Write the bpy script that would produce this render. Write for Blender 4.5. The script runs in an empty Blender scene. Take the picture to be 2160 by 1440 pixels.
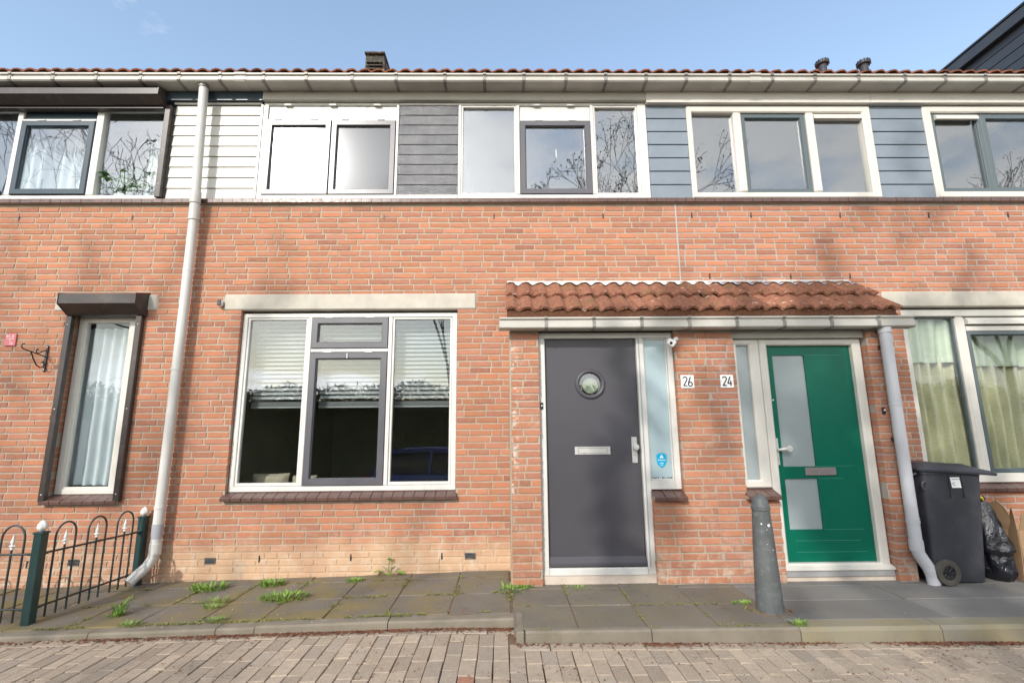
import bpy, bmesh, math, random
from mathutils import Vector, Matrix, noise as mnoise

# ------------------------------------------------------------------ camera, sky, sun, exposure
R = math.radians
scene = bpy.context.scene
COL = scene.collection
random.seed(7)

CAM = Vector((0.0, -5.0, 1.29))
PITCH, YAW, ROLL = R(10.4), R(0.817), R(-0.481)
_r0 = Vector((math.cos(YAW), -math.sin(YAW), 0)); _f0 = Vector((math.sin(YAW), math.cos(YAW), 0)); _u0 = Vector((0, 0, 1))
FWD = math.cos(PITCH) * _f0 + math.sin(PITCH) * _u0
_up = -math.sin(PITCH) * _f0 + math.cos(PITCH) * _u0
RGT = math.cos(ROLL) * _r0 + math.sin(ROLL) * _up
UPV = -math.sin(ROLL) * _r0 + math.cos(ROLL) * _up
cam = bpy.data.cameras.new('camera'); cam.sensor_width = 36; cam.lens = 17.35; cam.shift_x = 0.0023
cam.clip_start = 0.05; cam.clip_end = 800
co = bpy.data.objects.new('camera', cam); COL.objects.link(co)
m = Matrix((RGT, UPV, -FWD)).transposed().to_4x4(); m.translation = CAM
co.matrix_world = m; scene.camera = co

SUN = Vector((-0.361, -0.792, 0.492)).normalized()
world = bpy.data.worlds.new('World'); scene.world = world; world.use_nodes = True
wn = world.node_tree.nodes; wl = world.node_tree.links; wn.clear()
def W(t, **k):
    n = wn.new(t)
    for a, b in k.items(): setattr(n, a, b)
    return n
sky = W('ShaderNodeTexSky', sky_type='NISHITA', sun_disc=False, sun_elevation=math.asin(SUN.z), sun_rotation=math.atan2(SUN.x, SUN.y),
        altitude=0, air_density=1.5, dust_density=1.0, ozone_density=3.0)
tc = W('ShaderNodeTexCoord'); sep = W('ShaderNodeSeparateXYZ'); wl.new(tc.outputs['Generated'], sep.inputs[0])
za = W('ShaderNodeMath', operation='ADD'); za.inputs[1].default_value = 0.16; wl.new(sep.outputs[2], za.inputs[0])
zm = W('ShaderNodeMath', operation='MAXIMUM'); zm.inputs[1].default_value = 0.05; wl.new(za.outputs[0], zm.inputs[0])
dx = W('ShaderNodeMath', operation='DIVIDE'); wl.new(sep.outputs[0], dx.inputs[0]); wl.new(zm.outputs[0], dx.inputs[1])
dy = W('ShaderNodeMath', operation='DIVIDE'); wl.new(sep.outputs[1], dy.inputs[0]); wl.new(zm.outputs[0], dy.inputs[1])
cmb = W('ShaderNodeCombineXYZ'); wl.new(dx.outputs[0], cmb.inputs[0]); wl.new(dy.outputs[0], cmb.inputs[1]); cmb.inputs[2].default_value = 75.742
n1 = W('ShaderNodeTexNoise'); n1.inputs['Scale'].default_value = 2.6; n1.inputs['Detail'].default_value = 9; n1.inputs['Roughness'].default_value = 0.6
n2 = W('ShaderNodeTexNoise'); n2.inputs['Scale'].default_value = 0.42; n2.inputs['Detail'].default_value = 2
wl.new(cmb.outputs[0], n1.inputs['Vector']); wl.new(cmb.outputs[0], n2.inputs['Vector'])
ad = W('ShaderNodeMath', operation='ADD'); wl.new(n1.outputs['Fac'], ad.inputs[0])
n2s = W('ShaderNodeMapRange'); n2s.inputs[1].default_value = 0.42; n2s.inputs[2].default_value = 0.58; n2s.inputs[3].default_value = -0.22; n2s.inputs[4].default_value = 0.16
wl.new(n2.outputs['Fac'], n2s.inputs[0]); wl.new(n2s.outputs[0], ad.inputs[1])
cov = W('ShaderNodeMapRange'); cov.inputs[1].default_value = 0.47; cov.inputs[2].default_value = 0.68; cov.inputs[3].default_value = 0.10; cov.inputs[4].default_value = 0.95
cov.clamp = True; wl.new(ad.outputs[0], cov.inputs[0])
bw = W('ShaderNodeRGBToBW'); wl.new(sky.outputs[0], bw.inputs[0])
cg = W('ShaderNodeMath', operation='MULTIPLY_ADD'); cg.inputs[1].default_value = 1.3; cg.inputs[2].default_value = 1.7; wl.new(bw.outputs[0], cg.inputs[0])
mx = W('ShaderNodeMix', data_type='RGBA'); wl.new(cov.outputs[0], mx.inputs['Factor']); wl.new(sky.outputs[0], mx.inputs[6]); wl.new(cg.outputs[0], mx.inputs[7])
bg = W('ShaderNodeBackground'); bg.inputs[1].default_value = 0.15; wl.new(mx.outputs[2], bg.inputs[0])
wo = W('ShaderNodeOutputWorld'); wl.new(bg.outputs[0], wo.inputs[0])

sl = bpy.data.lights.new('sun', 'SUN'); sl.energy = 2.0; sl.angle = R(0.53); sl.color = (1.0, 0.945, 0.87)
so = bpy.data.objects.new('sun', sl); COL.objects.link(so); so.rotation_euler = SUN.to_track_quat('Z', 'Y').to_euler()

vs = scene.view_settings
vs.view_transform = 'Standard'; vs.look = 'None'; vs.gamma = 1; vs.use_curve_mapping = False; vs.exposure = 0.86

# ------------------------------------------------------------------ helpers
def project(p):
    v = Vector(p) - CAM; z = v.dot(FWD)
    if z < 0.05: return None
    return 1075 + 1040.8 * v.dot(RGT) / z, 720 - 1040.8 * v.dot(UPV) / z, 1040.8 / z

class G:
    def __init__(s): s.v = []; s.f = []; s.c = []
    def add(s, vs, fs, col=None):
        o = len(s.v); s.v.extend([tuple(p) for p in vs])
        for f in fs: s.f.append([i + o for i in f]); s.c.append(col)
        return s
    def box(s, x0, x1, y0, y1, z0, z1, c=0.0, col=None):
        if c <= 0:
            vs = [(x, y, z) for x in (x0, x1) for y in (y0, y1) for z in (z0, z1)]
            return s.add(vs, [(0,1,3,2),(4,6,7,5),(0,4,5,1),(2,3,7,6),(0,2,6,4),(1,5,7,3)], col)
        c = min(c, abs(x1-x0)*.45, abs(y1-y0)*.45, abs(z1-z0)*.45)
        X = (x0, x1); Y = (y0, y1); Z = (z0, z1); vs = []; ix = {}
        for i in (0,1):
            for j in (0,1):
                for k in (0,1):
                    sx, sy, sz = (1-2*i)*c, (1-2*j)*c, (1-2*k)*c
                    for a, d in (('x', (0, sy, sz)), ('y', (sx, 0, sz)), ('z', (sx, sy, 0))):
                        ix[(i,j,k,a)] = len(vs); vs.append((X[i]+d[0], Y[j]+d[1], Z[k]+d[2]))
        fs = []
        for i in (0,1): fs.append([ix[(i,0,0,'x')], ix[(i,1,0,'x')], ix[(i,1,1,'x')], ix[(i,0,1,'x')]])
        for j in (0,1): fs.append([ix[(0,j,0,'y')], ix[(1,j,0,'y')], ix[(1,j,1,'y')], ix[(0,j,1,'y')]])
        for k in (0,1): fs.append([ix[(0,0,k,'z')], ix[(1,0,k,'z')], ix[(1,1,k,'z')], ix[(0,1,k,'z')]])
        for j in (0,1):
            for k in (0,1): fs.append([ix[(0,j,k,'y')], ix[(1,j,k,'y')], ix[(1,j,k,'z')], ix[(0,j,k,'z')]])
        for i in (0,1):
            for k in (0,1): fs.append([ix[(i,0,k,'x')], ix[(i,1,k,'x')], ix[(i,1,k,'z')], ix[(i,0,k,'z')]])
        for i in (0,1):
            for j in (0,1): fs.append([ix[(i,j,0,'x')], ix[(i,j,1,'x')], ix[(i,j,1,'y')], ix[(i,j,0,'y')]])
        for i in (0,1):
            for j in (0,1):
                for k in (0,1): fs.append([ix[(i,j,k,'x')], ix[(i,j,k,'y')], ix[(i,j,k,'z')]])
        return s.add(vs, fs, col)
    def ring(s, x0, x1, z0, z1, w, yf, yb, c=0.004):
        """rectangular frame; w = width or (left, right, bottom, top)"""
        l, r, b, t = w if isinstance(w, tuple) else (w,)*4
        def loop(a, bb, cc, d, y): return [(x0+a, y, z0+cc), (x1-bb, y, z0+cc), (x1-bb, y, z1-d), (x0+a, y, z1-d)]
        L = [loop(0,0,0,0,yb), loop(0,0,0,0,yf+c), loop(c,c,c,c,yf), loop(l-c,r-c,b-c,t-c,yf), loop(l,r,b,t,yf+c), loop(l,r,b,t,yb)]
        vs = [p for q in L for p in q]; fs = []
        for k in range(6):
            for i in range(4):
                j = (i+1) % 4; n = (k+1) % 6
                fs.append((k*4+i, k*4+j, n*4+j, n*4+i))
        return s.add(vs, fs)
    def tube(s, pts, r, n=8, caps=True, col=None):
        pts = [Vector(p) for p in pts]; rs = r if isinstance(r, (list, tuple)) else [r]*len(pts)
        t0 = (pts[1]-pts[0]).normalized(); a = t0.orthogonal().normalized(); vs = []
        for i, p in enumerate(pts):
            t = (pts[min(i+1, len(pts)-1)] - pts[max(i-1, 0)])
            t = t.normalized() if t.length > 1e-9 else t0
            a = (a - t*a.dot(t)); a = a.normalized() if a.length > 1e-6 else t.orthogonal().normalized(); b = t.cross(a)
            for k in range(n):
                th = 2*math.pi*k/n; vs.append(p + (a*math.cos(th)+b*math.sin(th))*rs[i])
        fs = [(i*n+k, i*n+(k+1)%n, (i+1)*n+(k+1)%n, (i+1)*n+k) for i in range(len(pts)-1) for k in range(n)]
        if caps: fs += [tuple(range(n))[::-1], tuple(range((len(pts)-1)*n, len(pts)*n))]
        return s.add(vs, fs, col)
    def lathe(s, prof, c=(0,0,0), n=20, axis='z'):
        vs = []
        for r, h in prof:
            for k in range(n):
                th = 2*math.pi*k/n; a, b = r*math.cos(th), r*math.sin(th)
                vs.append((c[0]+a, c[1]+b, c[2]+h) if axis == 'z' else ((c[0]+a, c[1]+h, c[2]+b) if axis == 'y' else (c[0]+h, c[1]+a, c[2]+b)))
        fs = [(i*n+k, i*n+(k+1)%n, (i+1)*n+(k+1)%n, (i+1)*n+k) for i in range(len(prof)-1) for k in range(n)]
        fs += [tuple(range(n))[::-1], tuple(range((len(prof)-1)*n, len(prof)*n))]
        return s.add(vs, fs)
    def prism_x(s, poly, x0, x1):
        n = len(poly); vs = [(x0, y, z) for y, z in poly] + [(x1, y, z) for y, z in poly]
        return s.add(vs, [(i, (i+1)%n, n+(i+1)%n, n+i) for i in range(n)] + [tuple(range(n))[::-1], tuple(range(n, 2*n))])
    def prism_y(s, poly, y0, y1):
        n = len(poly); vs = [(x, y0, z) for x, z in poly] + [(x, y1, z) for x, z in poly]
        return s.add(vs, [(i, (i+1)%n, n+(i+1)%n, n+i) for i in range(n)] + [tuple(range(n))[::-1], tuple(range(n, 2*n))])
    def ribbon(s, pts, w, y0, y1):
        """flat stroke along (x, z) points, for painted numerals"""
        P = [Vector((p[0], p[1])) for p in pts]; a = []; b = []
        for i, p in enumerate(P):
            t = (P[min(i+1, len(P)-1)] - P[max(i-1, 0)]).normalized(); nn = Vector((-t.y, t.x))*w/2
            a.append(p+nn); b.append(p-nn)
        return s.prism_y([(q.x, q.y) for q in a] + [(q.x, q.y) for q in reversed(b)], y0, y1)
    def mesh(s, name, smooth=None):
        me = bpy.data.meshes.new(name); me.from_pydata(s.v, [], s.f)
        if any(c is not None for c in s.c):
            at = me.color_attributes.new('tint', 'FLOAT_COLOR', 'CORNER'); buf = []
            for f, c in zip(s.f, s.c): buf.extend(((c or (1,1,1))[0], (c or (1,1,1))[1], (c or (1,1,1))[2], 1.0) * len(f))
            at.data.foreach_set('color', buf)
        if smooth is not None:
            bm = bmesh.new(); bm.from_mesh(me); bmesh.ops.recalc_face_normals(bm, faces=bm.faces); bm.to_mesh(me); bm.free()
            me.polygons.foreach_set('use_smooth', [True]*len(me.polygons)); me.set_sharp_from_angle(angle=R(smooth))
        me.update(); return me
    def obj(s, name, mat, parent=None, smooth=None, **k): return link(name, s.mesh(name, smooth), mat, parent, **k)

def link(name, me, mat, parent=None, label=None, cat=None, group=None, kind=None):
    o = bpy.data.objects.new(name, me); COL.objects.link(o)
    if mat is not None and not me.materials: me.materials.append(mat)
    if parent is not None: attach(o, parent)
    return tag(o, label, cat, group, kind)
def attach(o, parent):
    o.parent = parent; b = parent
    while b.parent: b = b.parent
    if parent is b and parent.type == 'EMPTY': o.matrix_parent_inverse = Matrix.Translation(-parent.location)
def tag(o, label=None, cat=None, group=None, kind=None):
    if label: o['label'] = label
    if cat: o['category'] = cat
    if group: o['group'] = group
    if kind: o['kind'] = kind
    return o
def thing(name, loc, label, cat, group=None):
    o = bpy.data.objects.new(name, None); COL.objects.link(o); o.location = loc; o.empty_display_size = .1
    return tag(o, label, cat, group)

# ------------------------------------------------------------------ materials
def nodes(name):
    m = bpy.data.materials.new(name); m.use_nodes = True; nt = m.node_tree
    return m, nt.nodes, nt.links, nt.nodes['Principled BSDF']
def nz(N, L, scale, detail=5, rough=.55, vec=None, stretch=None):
    g = N.new('ShaderNodeNewGeometry'); src = vec or g.outputs['Position']
    if stretch:
        mp = N.new('ShaderNodeMapping'); mp.inputs['Scale'].default_value = stretch; L.new(src, mp.inputs['Vector']); src = mp.outputs[0]
    n = N.new('ShaderNodeTexNoise'); n.inputs['Scale'].default_value = scale; n.inputs['Detail'].default_value = detail; n.inputs['Roughness'].default_value = rough
    L.new(src, n.inputs['Vector']); return n.outputs['Fac']
def ramp(N, L, fac, a, b, lo=0, hi=1):
    r = N.new('ShaderNodeMapRange'); r.inputs[1].default_value = a; r.inputs[2].default_value = b; r.inputs[3].default_value = lo; r.inputs[4].default_value = hi
    L.new(fac, r.inputs[0]); return r.outputs[0]
def mixc(N, L, fac, a, b, mode='MIX'):
    x = N.new('ShaderNodeMix'); x.data_type = 'RGBA'; x.blend_type = mode
    for sock, v in ((x.inputs['Factor'], fac), (x.inputs[6], a), (x.inputs[7], b)):
        if isinstance(v, (int, float)): sock.default_value = v
        elif isinstance(v, tuple): sock.default_value = (*v, 1)
        else: L.new(v, sock)
    return x.outputs[2]
def mth(N, L, op, a, b):
    x = N.new('ShaderNodeMath'); x.operation = op
    for i, v in enumerate((a, b)):
        if isinstance(v, (int, float)): x.inputs[i].default_value = v
        else: L.new(v, x.inputs[i])
    return x.outputs[0]
def bumpn(N, L, P, h, strength, dist=.004):
    b = N.new('ShaderNodeBump'); b.inputs['Strength'].default_value = strength; b.inputs['Distance'].default_value = dist
    L.new(h, b.inputs['Height']); L.new(b.outputs[0], P.inputs['Normal'])
def pmat(name, c1, c2=None, ns=5, rough=.55, bump=0, bs=80, bd=.004, spec=.5, metal=0, coat=0, dirt=None, stretch=None, rvar=.0, bstretch=None):
    m, N, L, P = nodes(name)
    P.inputs['Roughness'].default_value = rough; P.inputs['Metallic'].default_value = metal
    P.inputs['Specular IOR Level'].default_value = spec; P.inputs['Coat Weight'].default_value = coat
    c = c1
    if c2 is not None: c = mixc(N, L, ramp(N, L, nz(N, L, ns, stretch=stretch), .32, .68), c1, c2)
    if dirt:
        d, amt, ds, dst = dirt
        c = mixc(N, L, ramp(N, L, nz(N, L, ds, 7, .65, stretch=dst), .52, .74, 0, amt), c, d)
    if isinstance(c, tuple): P.inputs['Base Color'].default_value = (*c, 1)
    else: L.new(c, P.inputs['Base Color'])
    if rvar: L.new(ramp(N, L, nz(N, L, ns*2.3, 6), .3, .7, max(rough-rvar, .03), rough+rvar), P.inputs['Roughness'])
    if bump: bumpn(N, L, P, nz(N, L, bs, 5, .6, stretch=bstretch), bump, bd)
    return m

def brick_mat(name, per_object, mortar_hue=1.0):
    m, N, L, P = nodes(name)
    if per_object: base = N.new('ShaderNodeObjectInfo').outputs['Color']
    else:
        a = N.new('ShaderNodeVertexColor'); a.layer_name = 'tint'; base = a.outputs['Color']
    c = mixc(N, L, ramp(N, L, nz(N, L, 26, 6, .7), .36, .70, 0, .6), base, mixc(N, L, .5, base, (.50, .28, .18)))
    c = mixc(N, L, ramp(N, L, nz(N, L, 150, 3), .60, .74, 0, .45), c, (.20, .085, .05))
    c = mixc(N, L, ramp(N, L, nz(N, L, 60, 4), .64, .72, 0, .35), c, (.62, .50, .40))
    c = wall_stains(N, L, c)
    L.new(c, P.inputs['Base Color']); P.inputs['Roughness'].default_value = .88; P.inputs['Specular IOR Level'].default_value = .25
    bumpn(N, L, P, nz(N, L, 130, 6, .65), .55, .004)
    return m
def wall_stains(N, L, c, brick=True):
    """splash and lime marks near the ground, efflorescence on the porch corner, dark mottling that grows stronger lower down"""
    g = N.new('ShaderNodeNewGeometry'); s = N.new('ShaderNodeSeparateXYZ'); L.new(g.outputs['Position'], s.inputs[0])
    X, Y, Z = s.outputs
    edge = nz(N, L, 2.3, 6, .6)
    low = ramp(N, L, mth(N, L, 'ADD', Z, mth(N, L, 'MULTIPLY', edge, -.42)), .13, -.07)
    main = ramp(N, L, Y, -.35, -.2); mid = mth(N, L, 'MULTIPLY', ramp(N, L, X, -3.3, -2.9), ramp(N, L, X, .12, .06))
    f = mth(N, L, 'MULTIPLY', mth(N, L, 'MULTIPLY', low, main), mth(N, L, 'MULTIPLY_ADD' if False else 'ADD', mth(N, L, 'MULTIPLY', mid, .55), .33))
    c = mixc(N, L, f, c, (.60, .42, .27))
    pale = mth(N, L, 'MULTIPLY', ramp(N, L, nz(N, L, 9, 7, .7), .50, .66), ramp(N, L, Z, .5, .06, 0, .75))
    c = mixc(N, L, pale, c, (.60, .52, .42))
    corner = mth(N, L, 'MULTIPLY', mth(N, L, 'MULTIPLY', ramp(N, L, X, .15, .10), ramp(N, L, Y, -.40, -.46)), mth(N, L, 'MULTIPLY', ramp(N, L, nz(N, L, 17, 4, .55), .53, .58), ramp(N, L, mth(N, L, 'ABSOLUTE', mth(N, L, 'ADD', Z, -1.35), 0), .95, .6)))
    if brick: c = mixc(N, L, mth(N, L, 'MULTIPLY', corner, .8), c, (.66, .62, .57))
    chalk = mth(N, L, 'MULTIPLY', ramp(N, L, Y, -.40, -.46), ramp(N, L, nz(N, L, 7, 8, .72), .54, .68, 0, .5))
    c = mixc(N, L, chalk, c, (.58, .42, .33))
    dark_mottle = mth(N, L, 'MULTIPLY', ramp(N, L, nz(N, L, 1.3, 7, .66, stretch=(1,1,.55)), .38, .68, .0, 1), ramp(N, L, Z, 2.2, 3.3, .46, .20))  # patchy darkening of the colour, stronger on the lower wall
    return mixc(N, L, dark_mottle, c, (.27, .14, .085))
def mortar_mat(name, c1, c2):
    m, N, L, P = nodes(name)
    c = mixc(N, L, ramp(N, L, nz(N, L, 7, 6), .3, .7), c1, c2)
    c = mixc(N, L, ramp(N, L, nz(N, L, 90, 4), .55, .75, 0, .4), c, (.28, .24, .20))
    c = wall_stains(N, L, c, False)
    L.new(c, P.inputs['Base Color']); P.inputs['Roughness'].default_value = .95; P.inputs['Specular IOR Level'].default_value = .15
    bumpn(N, L, P, nz(N, L, 220, 5, .7), .7, .003)
    return m
def glass_mat(name, r0=.10, rough=.0, tint=(.93,.95,.95), wav=.0018):
    m = bpy.data.materials.new(name); m.use_nodes = True; N = m.node_tree.nodes; L = m.node_tree.links; N.clear()
    lw = N.new('ShaderNodeLayerWeight'); lw.inputs[0].default_value = .5
    p5 = mth(N, L, 'POWER', lw.outputs['Facing'], 5.0); fa = N.new('ShaderNodeMath'); fa.operation = 'MULTIPLY_ADD'; fa.inputs[1].default_value = 1-r0; fa.inputs[2].default_value = r0; fa.use_clamp = True; L.new(p5, fa.inputs[0])
    tr = N.new('ShaderNodeBsdfTransparent'); tr.inputs[0].default_value = (*tint, 1)
    gl = N.new('ShaderNodeBsdfGlossy'); gl.inputs['Roughness'].default_value = rough; gl.inputs[0].default_value = (.97, .98, 1, 1)
    if wav:
        b = N.new('ShaderNodeBump'); b.inputs['Strength'].default_value = .35; b.inputs['Distance'].default_value = wav
        L.new(nz(N, L, 2.2, 1), b.inputs['Height']); L.new(b.outputs[0], gl.inputs['Normal'])
    mix = N.new('ShaderNodeMixShader'); L.new(fa.outputs[0], mix.inputs[0]); L.new(tr.outputs[0], mix.inputs[1]); L.new(gl.outputs[0], mix.inputs[2])
    o = N.new('ShaderNodeOutputMaterial'); L.new(mix.outputs[0], o.inputs[0]); return m

M = {}
M['brick_o'] = brick_mat('brick single', True); M['brick_s'] = brick_mat('brick mass', False)
M['mortar'] = mortar_mat('mortar warm', (.43, .375, .30), (.36, .315, .25))
M['mortar_grey'] = mortar_mat('mortar grey', (.40, .37, .33), (.33, .31, .28))
M['white'] = pmat('white paint', (.64, .63, .60), (.59, .58, .545), 4, .35, .08, 40, spec=.5, dirt=((.42,.40,.36), .35, 9, (1,1,.35)))
M['cream'] = pmat('cream pvc', (.61, .585, .535), (.56, .535, .485), 3, .42, dirt=((.45,.42,.36), .25, 6, (1,1,.4)))
M['whiteboard'] = pmat('white cladding', (.62, .60, .55), (.56, .54, .49), 3, .45, .12, 30, bstretch=(1,1,8), dirt=((.40,.38,.33), .3, 7, (1,1,.3)))
M['darkboard'] = pmat('glossy charcoal cladding', (.055, .058, .068), (.08, .083, .092), 9, .16, 1.0, 46, .009, spec=.6, coat=0, rvar=.04, bstretch=(1,1,1.4))
M['blueboard'] = pmat('blue grey cladding', (.195, .23, .272), (.17, .205, .245), 5, .38, .35, 22, .003, spec=.45, bstretch=(.5,1,9))
M['anthra'] = pmat('anthracite paint', (.060, .057, .066), (.066, .063, .073), 1.5, .40, .04, 90, spec=.4, rvar=.02)
M['casement'] = pmat('glossy grey casement paint', (.085, .084, .096), (.105, .103, .115), 3, .30, .06, 30, spec=.5, rvar=.03)
M['navy'] = pmat('blue black paint', (.028, .045, .062), (.035, .055, .072), 4, .28, .04, 40)
M['greengrey'] = pmat('green grey pvc', (.085, .11, .12), None, 4, .3)
M['green'] = pmat('green door paint', (.0, .118, .072), (.0, .105, .064), 2.5, .34, .05, 50, spec=.3, rvar=.04, dirt=((.02,.15,.10), .2, 30, None))
M['brown'] = pmat('brown aluminium', (.040, .030, .028), (.050, .038, .034), 5, .30, spec=.5, dirt=((.16,.13,.11), .3, 12, None))
M['siltile'] = pmat('brown glazed sill tile', (.118, .062, .050), (.085, .048, .042), 14, .33, .15, 60, spec=.5, rvar=.1)
M['concrete'] = pmat('concrete lintel', (.50, .465, .40), (.42, .39, .335), 6, .85, .35, 90, dirt=((.30,.27,.23), .55, 5, (1,1,.5)))
M['gutter'] = pmat('pvc gutter', (.48, .46, .42), (.41, .395, .355), 4, .45, .06, 50, dirt=((.36,.33,.27), .45, 6, (.6,1,1.4)))
M['gutter_lip'] = M['gutter']
M['strap'] = pmat('galvanised strap', (.27, .265, .255), (.17, .15, .13), 26, .5, .2, 80, metal=.3)
M['pipe'] = pmat('grey pvc pipe', (.50, .505, .54), (.45, .455, .485), 4, .40, dirt=((.33,.31,.28), .35, 5, (1,1,.25)))
M['pipe_l'] = pmat('off white pvc pipe', (.57, .56, .535), (.51, .50, .475), 4, .40, dirt=((.33,.31,.28), .4, 5, (1,1,.25)))
M['pipe_grey'] = pmat('grey pvc collar', (.34, .345, .37), None, 4, .4)
M['rooftile'] = None; M['canopytile'] = None
def tile_mat(name, c1, c2, lichen, moss):
    m, N, L, P = nodes(name)
    oi = N.new('ShaderNodeObjectInfo')
    c = mixc(N, L, ramp(N, L, nz(N, L, 14, 6, .65), .3, .7), c1, c2)
    c = mixc(N, L, mth(N, L, 'MULTIPLY', oi.outputs['Random'], .65), c, (.17, .075, .05))
    c = mixc(N, L, ramp(N, L, nz(N, L, 34, 5, .68), .54, .62, 0, .85), c, (.075, .045, .03))
    c = mixc(N, L, ramp(N, L, nz(N, L, 15, 5, .6), .63, .67, 0, lichen), c, (.52, .40, .32))
    c = mixc(N, L, ramp(N, L, nz(N, L, 5, 6, .65), .55, .70, 0, moss), c, (.13, .11, .035))
    L.new(c, P.inputs['Base Color']); P.inputs['Roughness'].default_value = .9; P.inputs['Specular IOR Level'].default_value = .2
    bumpn(N, L, P, nz(N, L, 90, 6, .7), .8, .006); return m
M['rooftile'] = tile_mat('orange roof tile', (.38, .13, .065), (.27, .095, .055), .1, .25)
M['canopytile'] = tile_mat('weathered canopy tile', (.34, .15, .088), (.23, .10, .066), .7, .6)
M['moss_rim'] = pmat('mossy crumbled mortar', (.15, .055, .022), (.07, .035, .02), 40, .95, 1.0, 70, .015)
M['leadwhite'] = pmat('whitewashed lead', (.66, .645, .62), (.50, .48, .46), 18, .7, .4, 40, dirt=((.25,.22,.20), .7, 28, None))
M['lead'] = pmat('blue grey lead', (.36, .40, .48), (.28, .31, .38), 10, .5, .2, 30)
M['slab'] = None
M['kerb'] = pmat('pale kerb concrete', (.225, .195, .15), (.17, .148, .115), 6, .9, .5, 130, dirt=((.15,.13,.075), .6, 3, None))
M['kerb_dark'] = pmat('algae kerb concrete', (.21, .195, .155), (.25, .21, .12), 3.5, .9, .5, 130, dirt=((.12,.11,.07), .5, 2, None))
def slab_mat(name, c1, c2, algae, algae_amt):
    m, N, L, P = nodes(name); oi = N.new('ShaderNodeObjectInfo')
    c = mixc(N, L, ramp(N, L, nz(N, L, 3.2, 7, .62), .3, .7), c1, c2)
    c = mixc(N, L, mth(N, L, 'MULTIPLY', oi.outputs['Random'], .3), c, (.105, .098, .09))
    gp = N.new('ShaderNodeNewGeometry'); sx = N.new('ShaderNodeSeparateXYZ'); L.new(gp.outputs['Position'], sx.inputs[0])
    c = mixc(N, L, mth(N, L, 'MULTIPLY', ramp(N, L, nz(N, L, 2.1, 6, .62), .42, .60, 0, algae_amt), ramp(N, L, sx.outputs[0], .2, -.9, .30, 1)), c, algae)
    c = mixc(N, L, ramp(N, L, nz(N, L, 1.7, 7, .7), .60, .72, 0, .55), c, (.075, .06, .05))
    c = mixc(N, L, ramp(N, L, nz(N, L, 240, 2), .64, .70, 0, .5), c, (.36, .34, .31))
    L.new(c, P.inputs['Base Color']); P.inputs['Roughness'].default_value = .85; P.inputs['Specular IOR Level'].default_value = .3
    bumpn(N, L, P, nz(N, L, 160, 6, .7), .45, .003); return m
M['slab'] = slab_mat('grey paving tile', (.185, .162, .132), (.14, .124, .105), (.20, .155, .06), .8)
M['slab_r'] = slab_mat('grey paving slab', (.20, .19, .18), (.16, .155, .15), (.19, .165, .10), .45)
def paver_mat(name, per_object):
    m, N, L, P = nodes(name)
    if per_object: base = N.new('ShaderNodeObjectInfo').outputs['Color']
    else:
        a = N.new('ShaderNodeVertexColor'); a.layer_name = 'tint'; base = a.outputs['Color']
    c = mixc(N, L, ramp(N, L, nz(N, L, 20, 6, .65), .4, .75, 0, .4), base, (.20, .165, .135))
    c = mixc(N, L, ramp(N, L, nz(N, L, 210, 3, .6), .58, .66, 0, .75), c, (.10, .08, .065))
    c = mixc(N, L, ramp(N, L, nz(N, L, 170, 2, .5), .64, .70, 0, .8), c, (.62, .58, .52))
    L.new(c, P.inputs['Base Color']); P.inputs['Roughness'].default_value = .9; P.inputs['Specular IOR Level'].default_value = .25
    bumpn(N, L, P, nz(N, L, 230, 5, .7), .6, .003); return m
M['paver_o'] = paver_mat('street paver single', True); M['paver_s'] = paver_mat('street paver mass', False)
M['bed'] = pmat('brown joint sand', (.19, .115, .07), (.115, .075, .045), 30, .95, .8, 150)
M['asphalt'] = pmat('street', (.16, .145, .13), (.12, .11, .10), 3, .9, .4, 120)
M['soil'] = pmat('soil and grass', (.07, .085, .035), (.05, .05, .03), 2, .95, .5, 30)
M['glass'] = glass_mat('window glass', .17); M['glass_low'] = glass_mat('lower window glass', .072)
M['glass_left'] = glass_mat('clear upper glass', .13); M['glass_clear'] = glass_mat('clear lower glass', .045)
M['glass_sun'] = glass_mat('rough bedroom glass', .07, .11, (.55,.57,.58), 0)  # roughened so the sun's reflection spreads into a broad glare
M['frost'] = pmat('frosted film glass', (.38, .48, .51), (.34, .44, .47), 1.5, .22, spec=.5)
M['frost_g'] = pmat('satin glass', (.30, .345, .35), (.26, .30, .305), 1.5, .20, spec=.5)
M['roomwall'] = pmat('room wall', (.30, .29, .27), None); M['roomdark'] = pmat('dim room', (.30, .265, .20), (.25,.22,.165), 2)
M['steel'] = pmat('brushed aluminium', (.62, .61, .58), (.52, .51, .49), 20, .38, metal=.35)
M['alu'] = pmat('anodised aluminium', (.50, .50, .50), (.42,.42,.42), 10, .4, metal=.45)
M['black'] = pmat('black plastic', (.012, .012, .014), None, rough=.4)
M['binplastic'] = pmat('dark grey bin plastic', (.030, .032, .042), (.038, .040, .050), 6, .48, .1, 120, dirt=((.10,.09,.085), .35, 6, None))
M['rubber'] = pmat('dusty rubber', (.055, .048, .042), (.08, .07, .06), 12, .85)
M['bag'] = pmat('black bag film', (.008, .009, .014), None, rough=.15, spec=.7, bump=1.0, bs=26, bd=.016)
M['card'] = pmat('cardboard', (.42, .27, .155), (.36, .225, .125), 6, .85)
M['paper'] = pmat('white paper label', (.80, .80, .80), None, rough=.5); M['ink'] = pmat('grey print', (.10, .10, .11), None)
M['enamel'] = pmat('white enamel', (.82, .82, .80), None, rough=.2); M['numeral'] = pmat('black enamel', (.015, .015, .018), None, rough=.3)
M['bollard'] = pmat('grey bollard paint', (.098, .108, .108), (.075, .082, .083), 5, .55, .15, 50, dirt=((.30,.31,.30), .35, 26, None))
M['fence'] = pmat('dark green fence paint', (.012, .040, .040), (.018, .048, .046), 8, .35, .08, 60)
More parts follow.
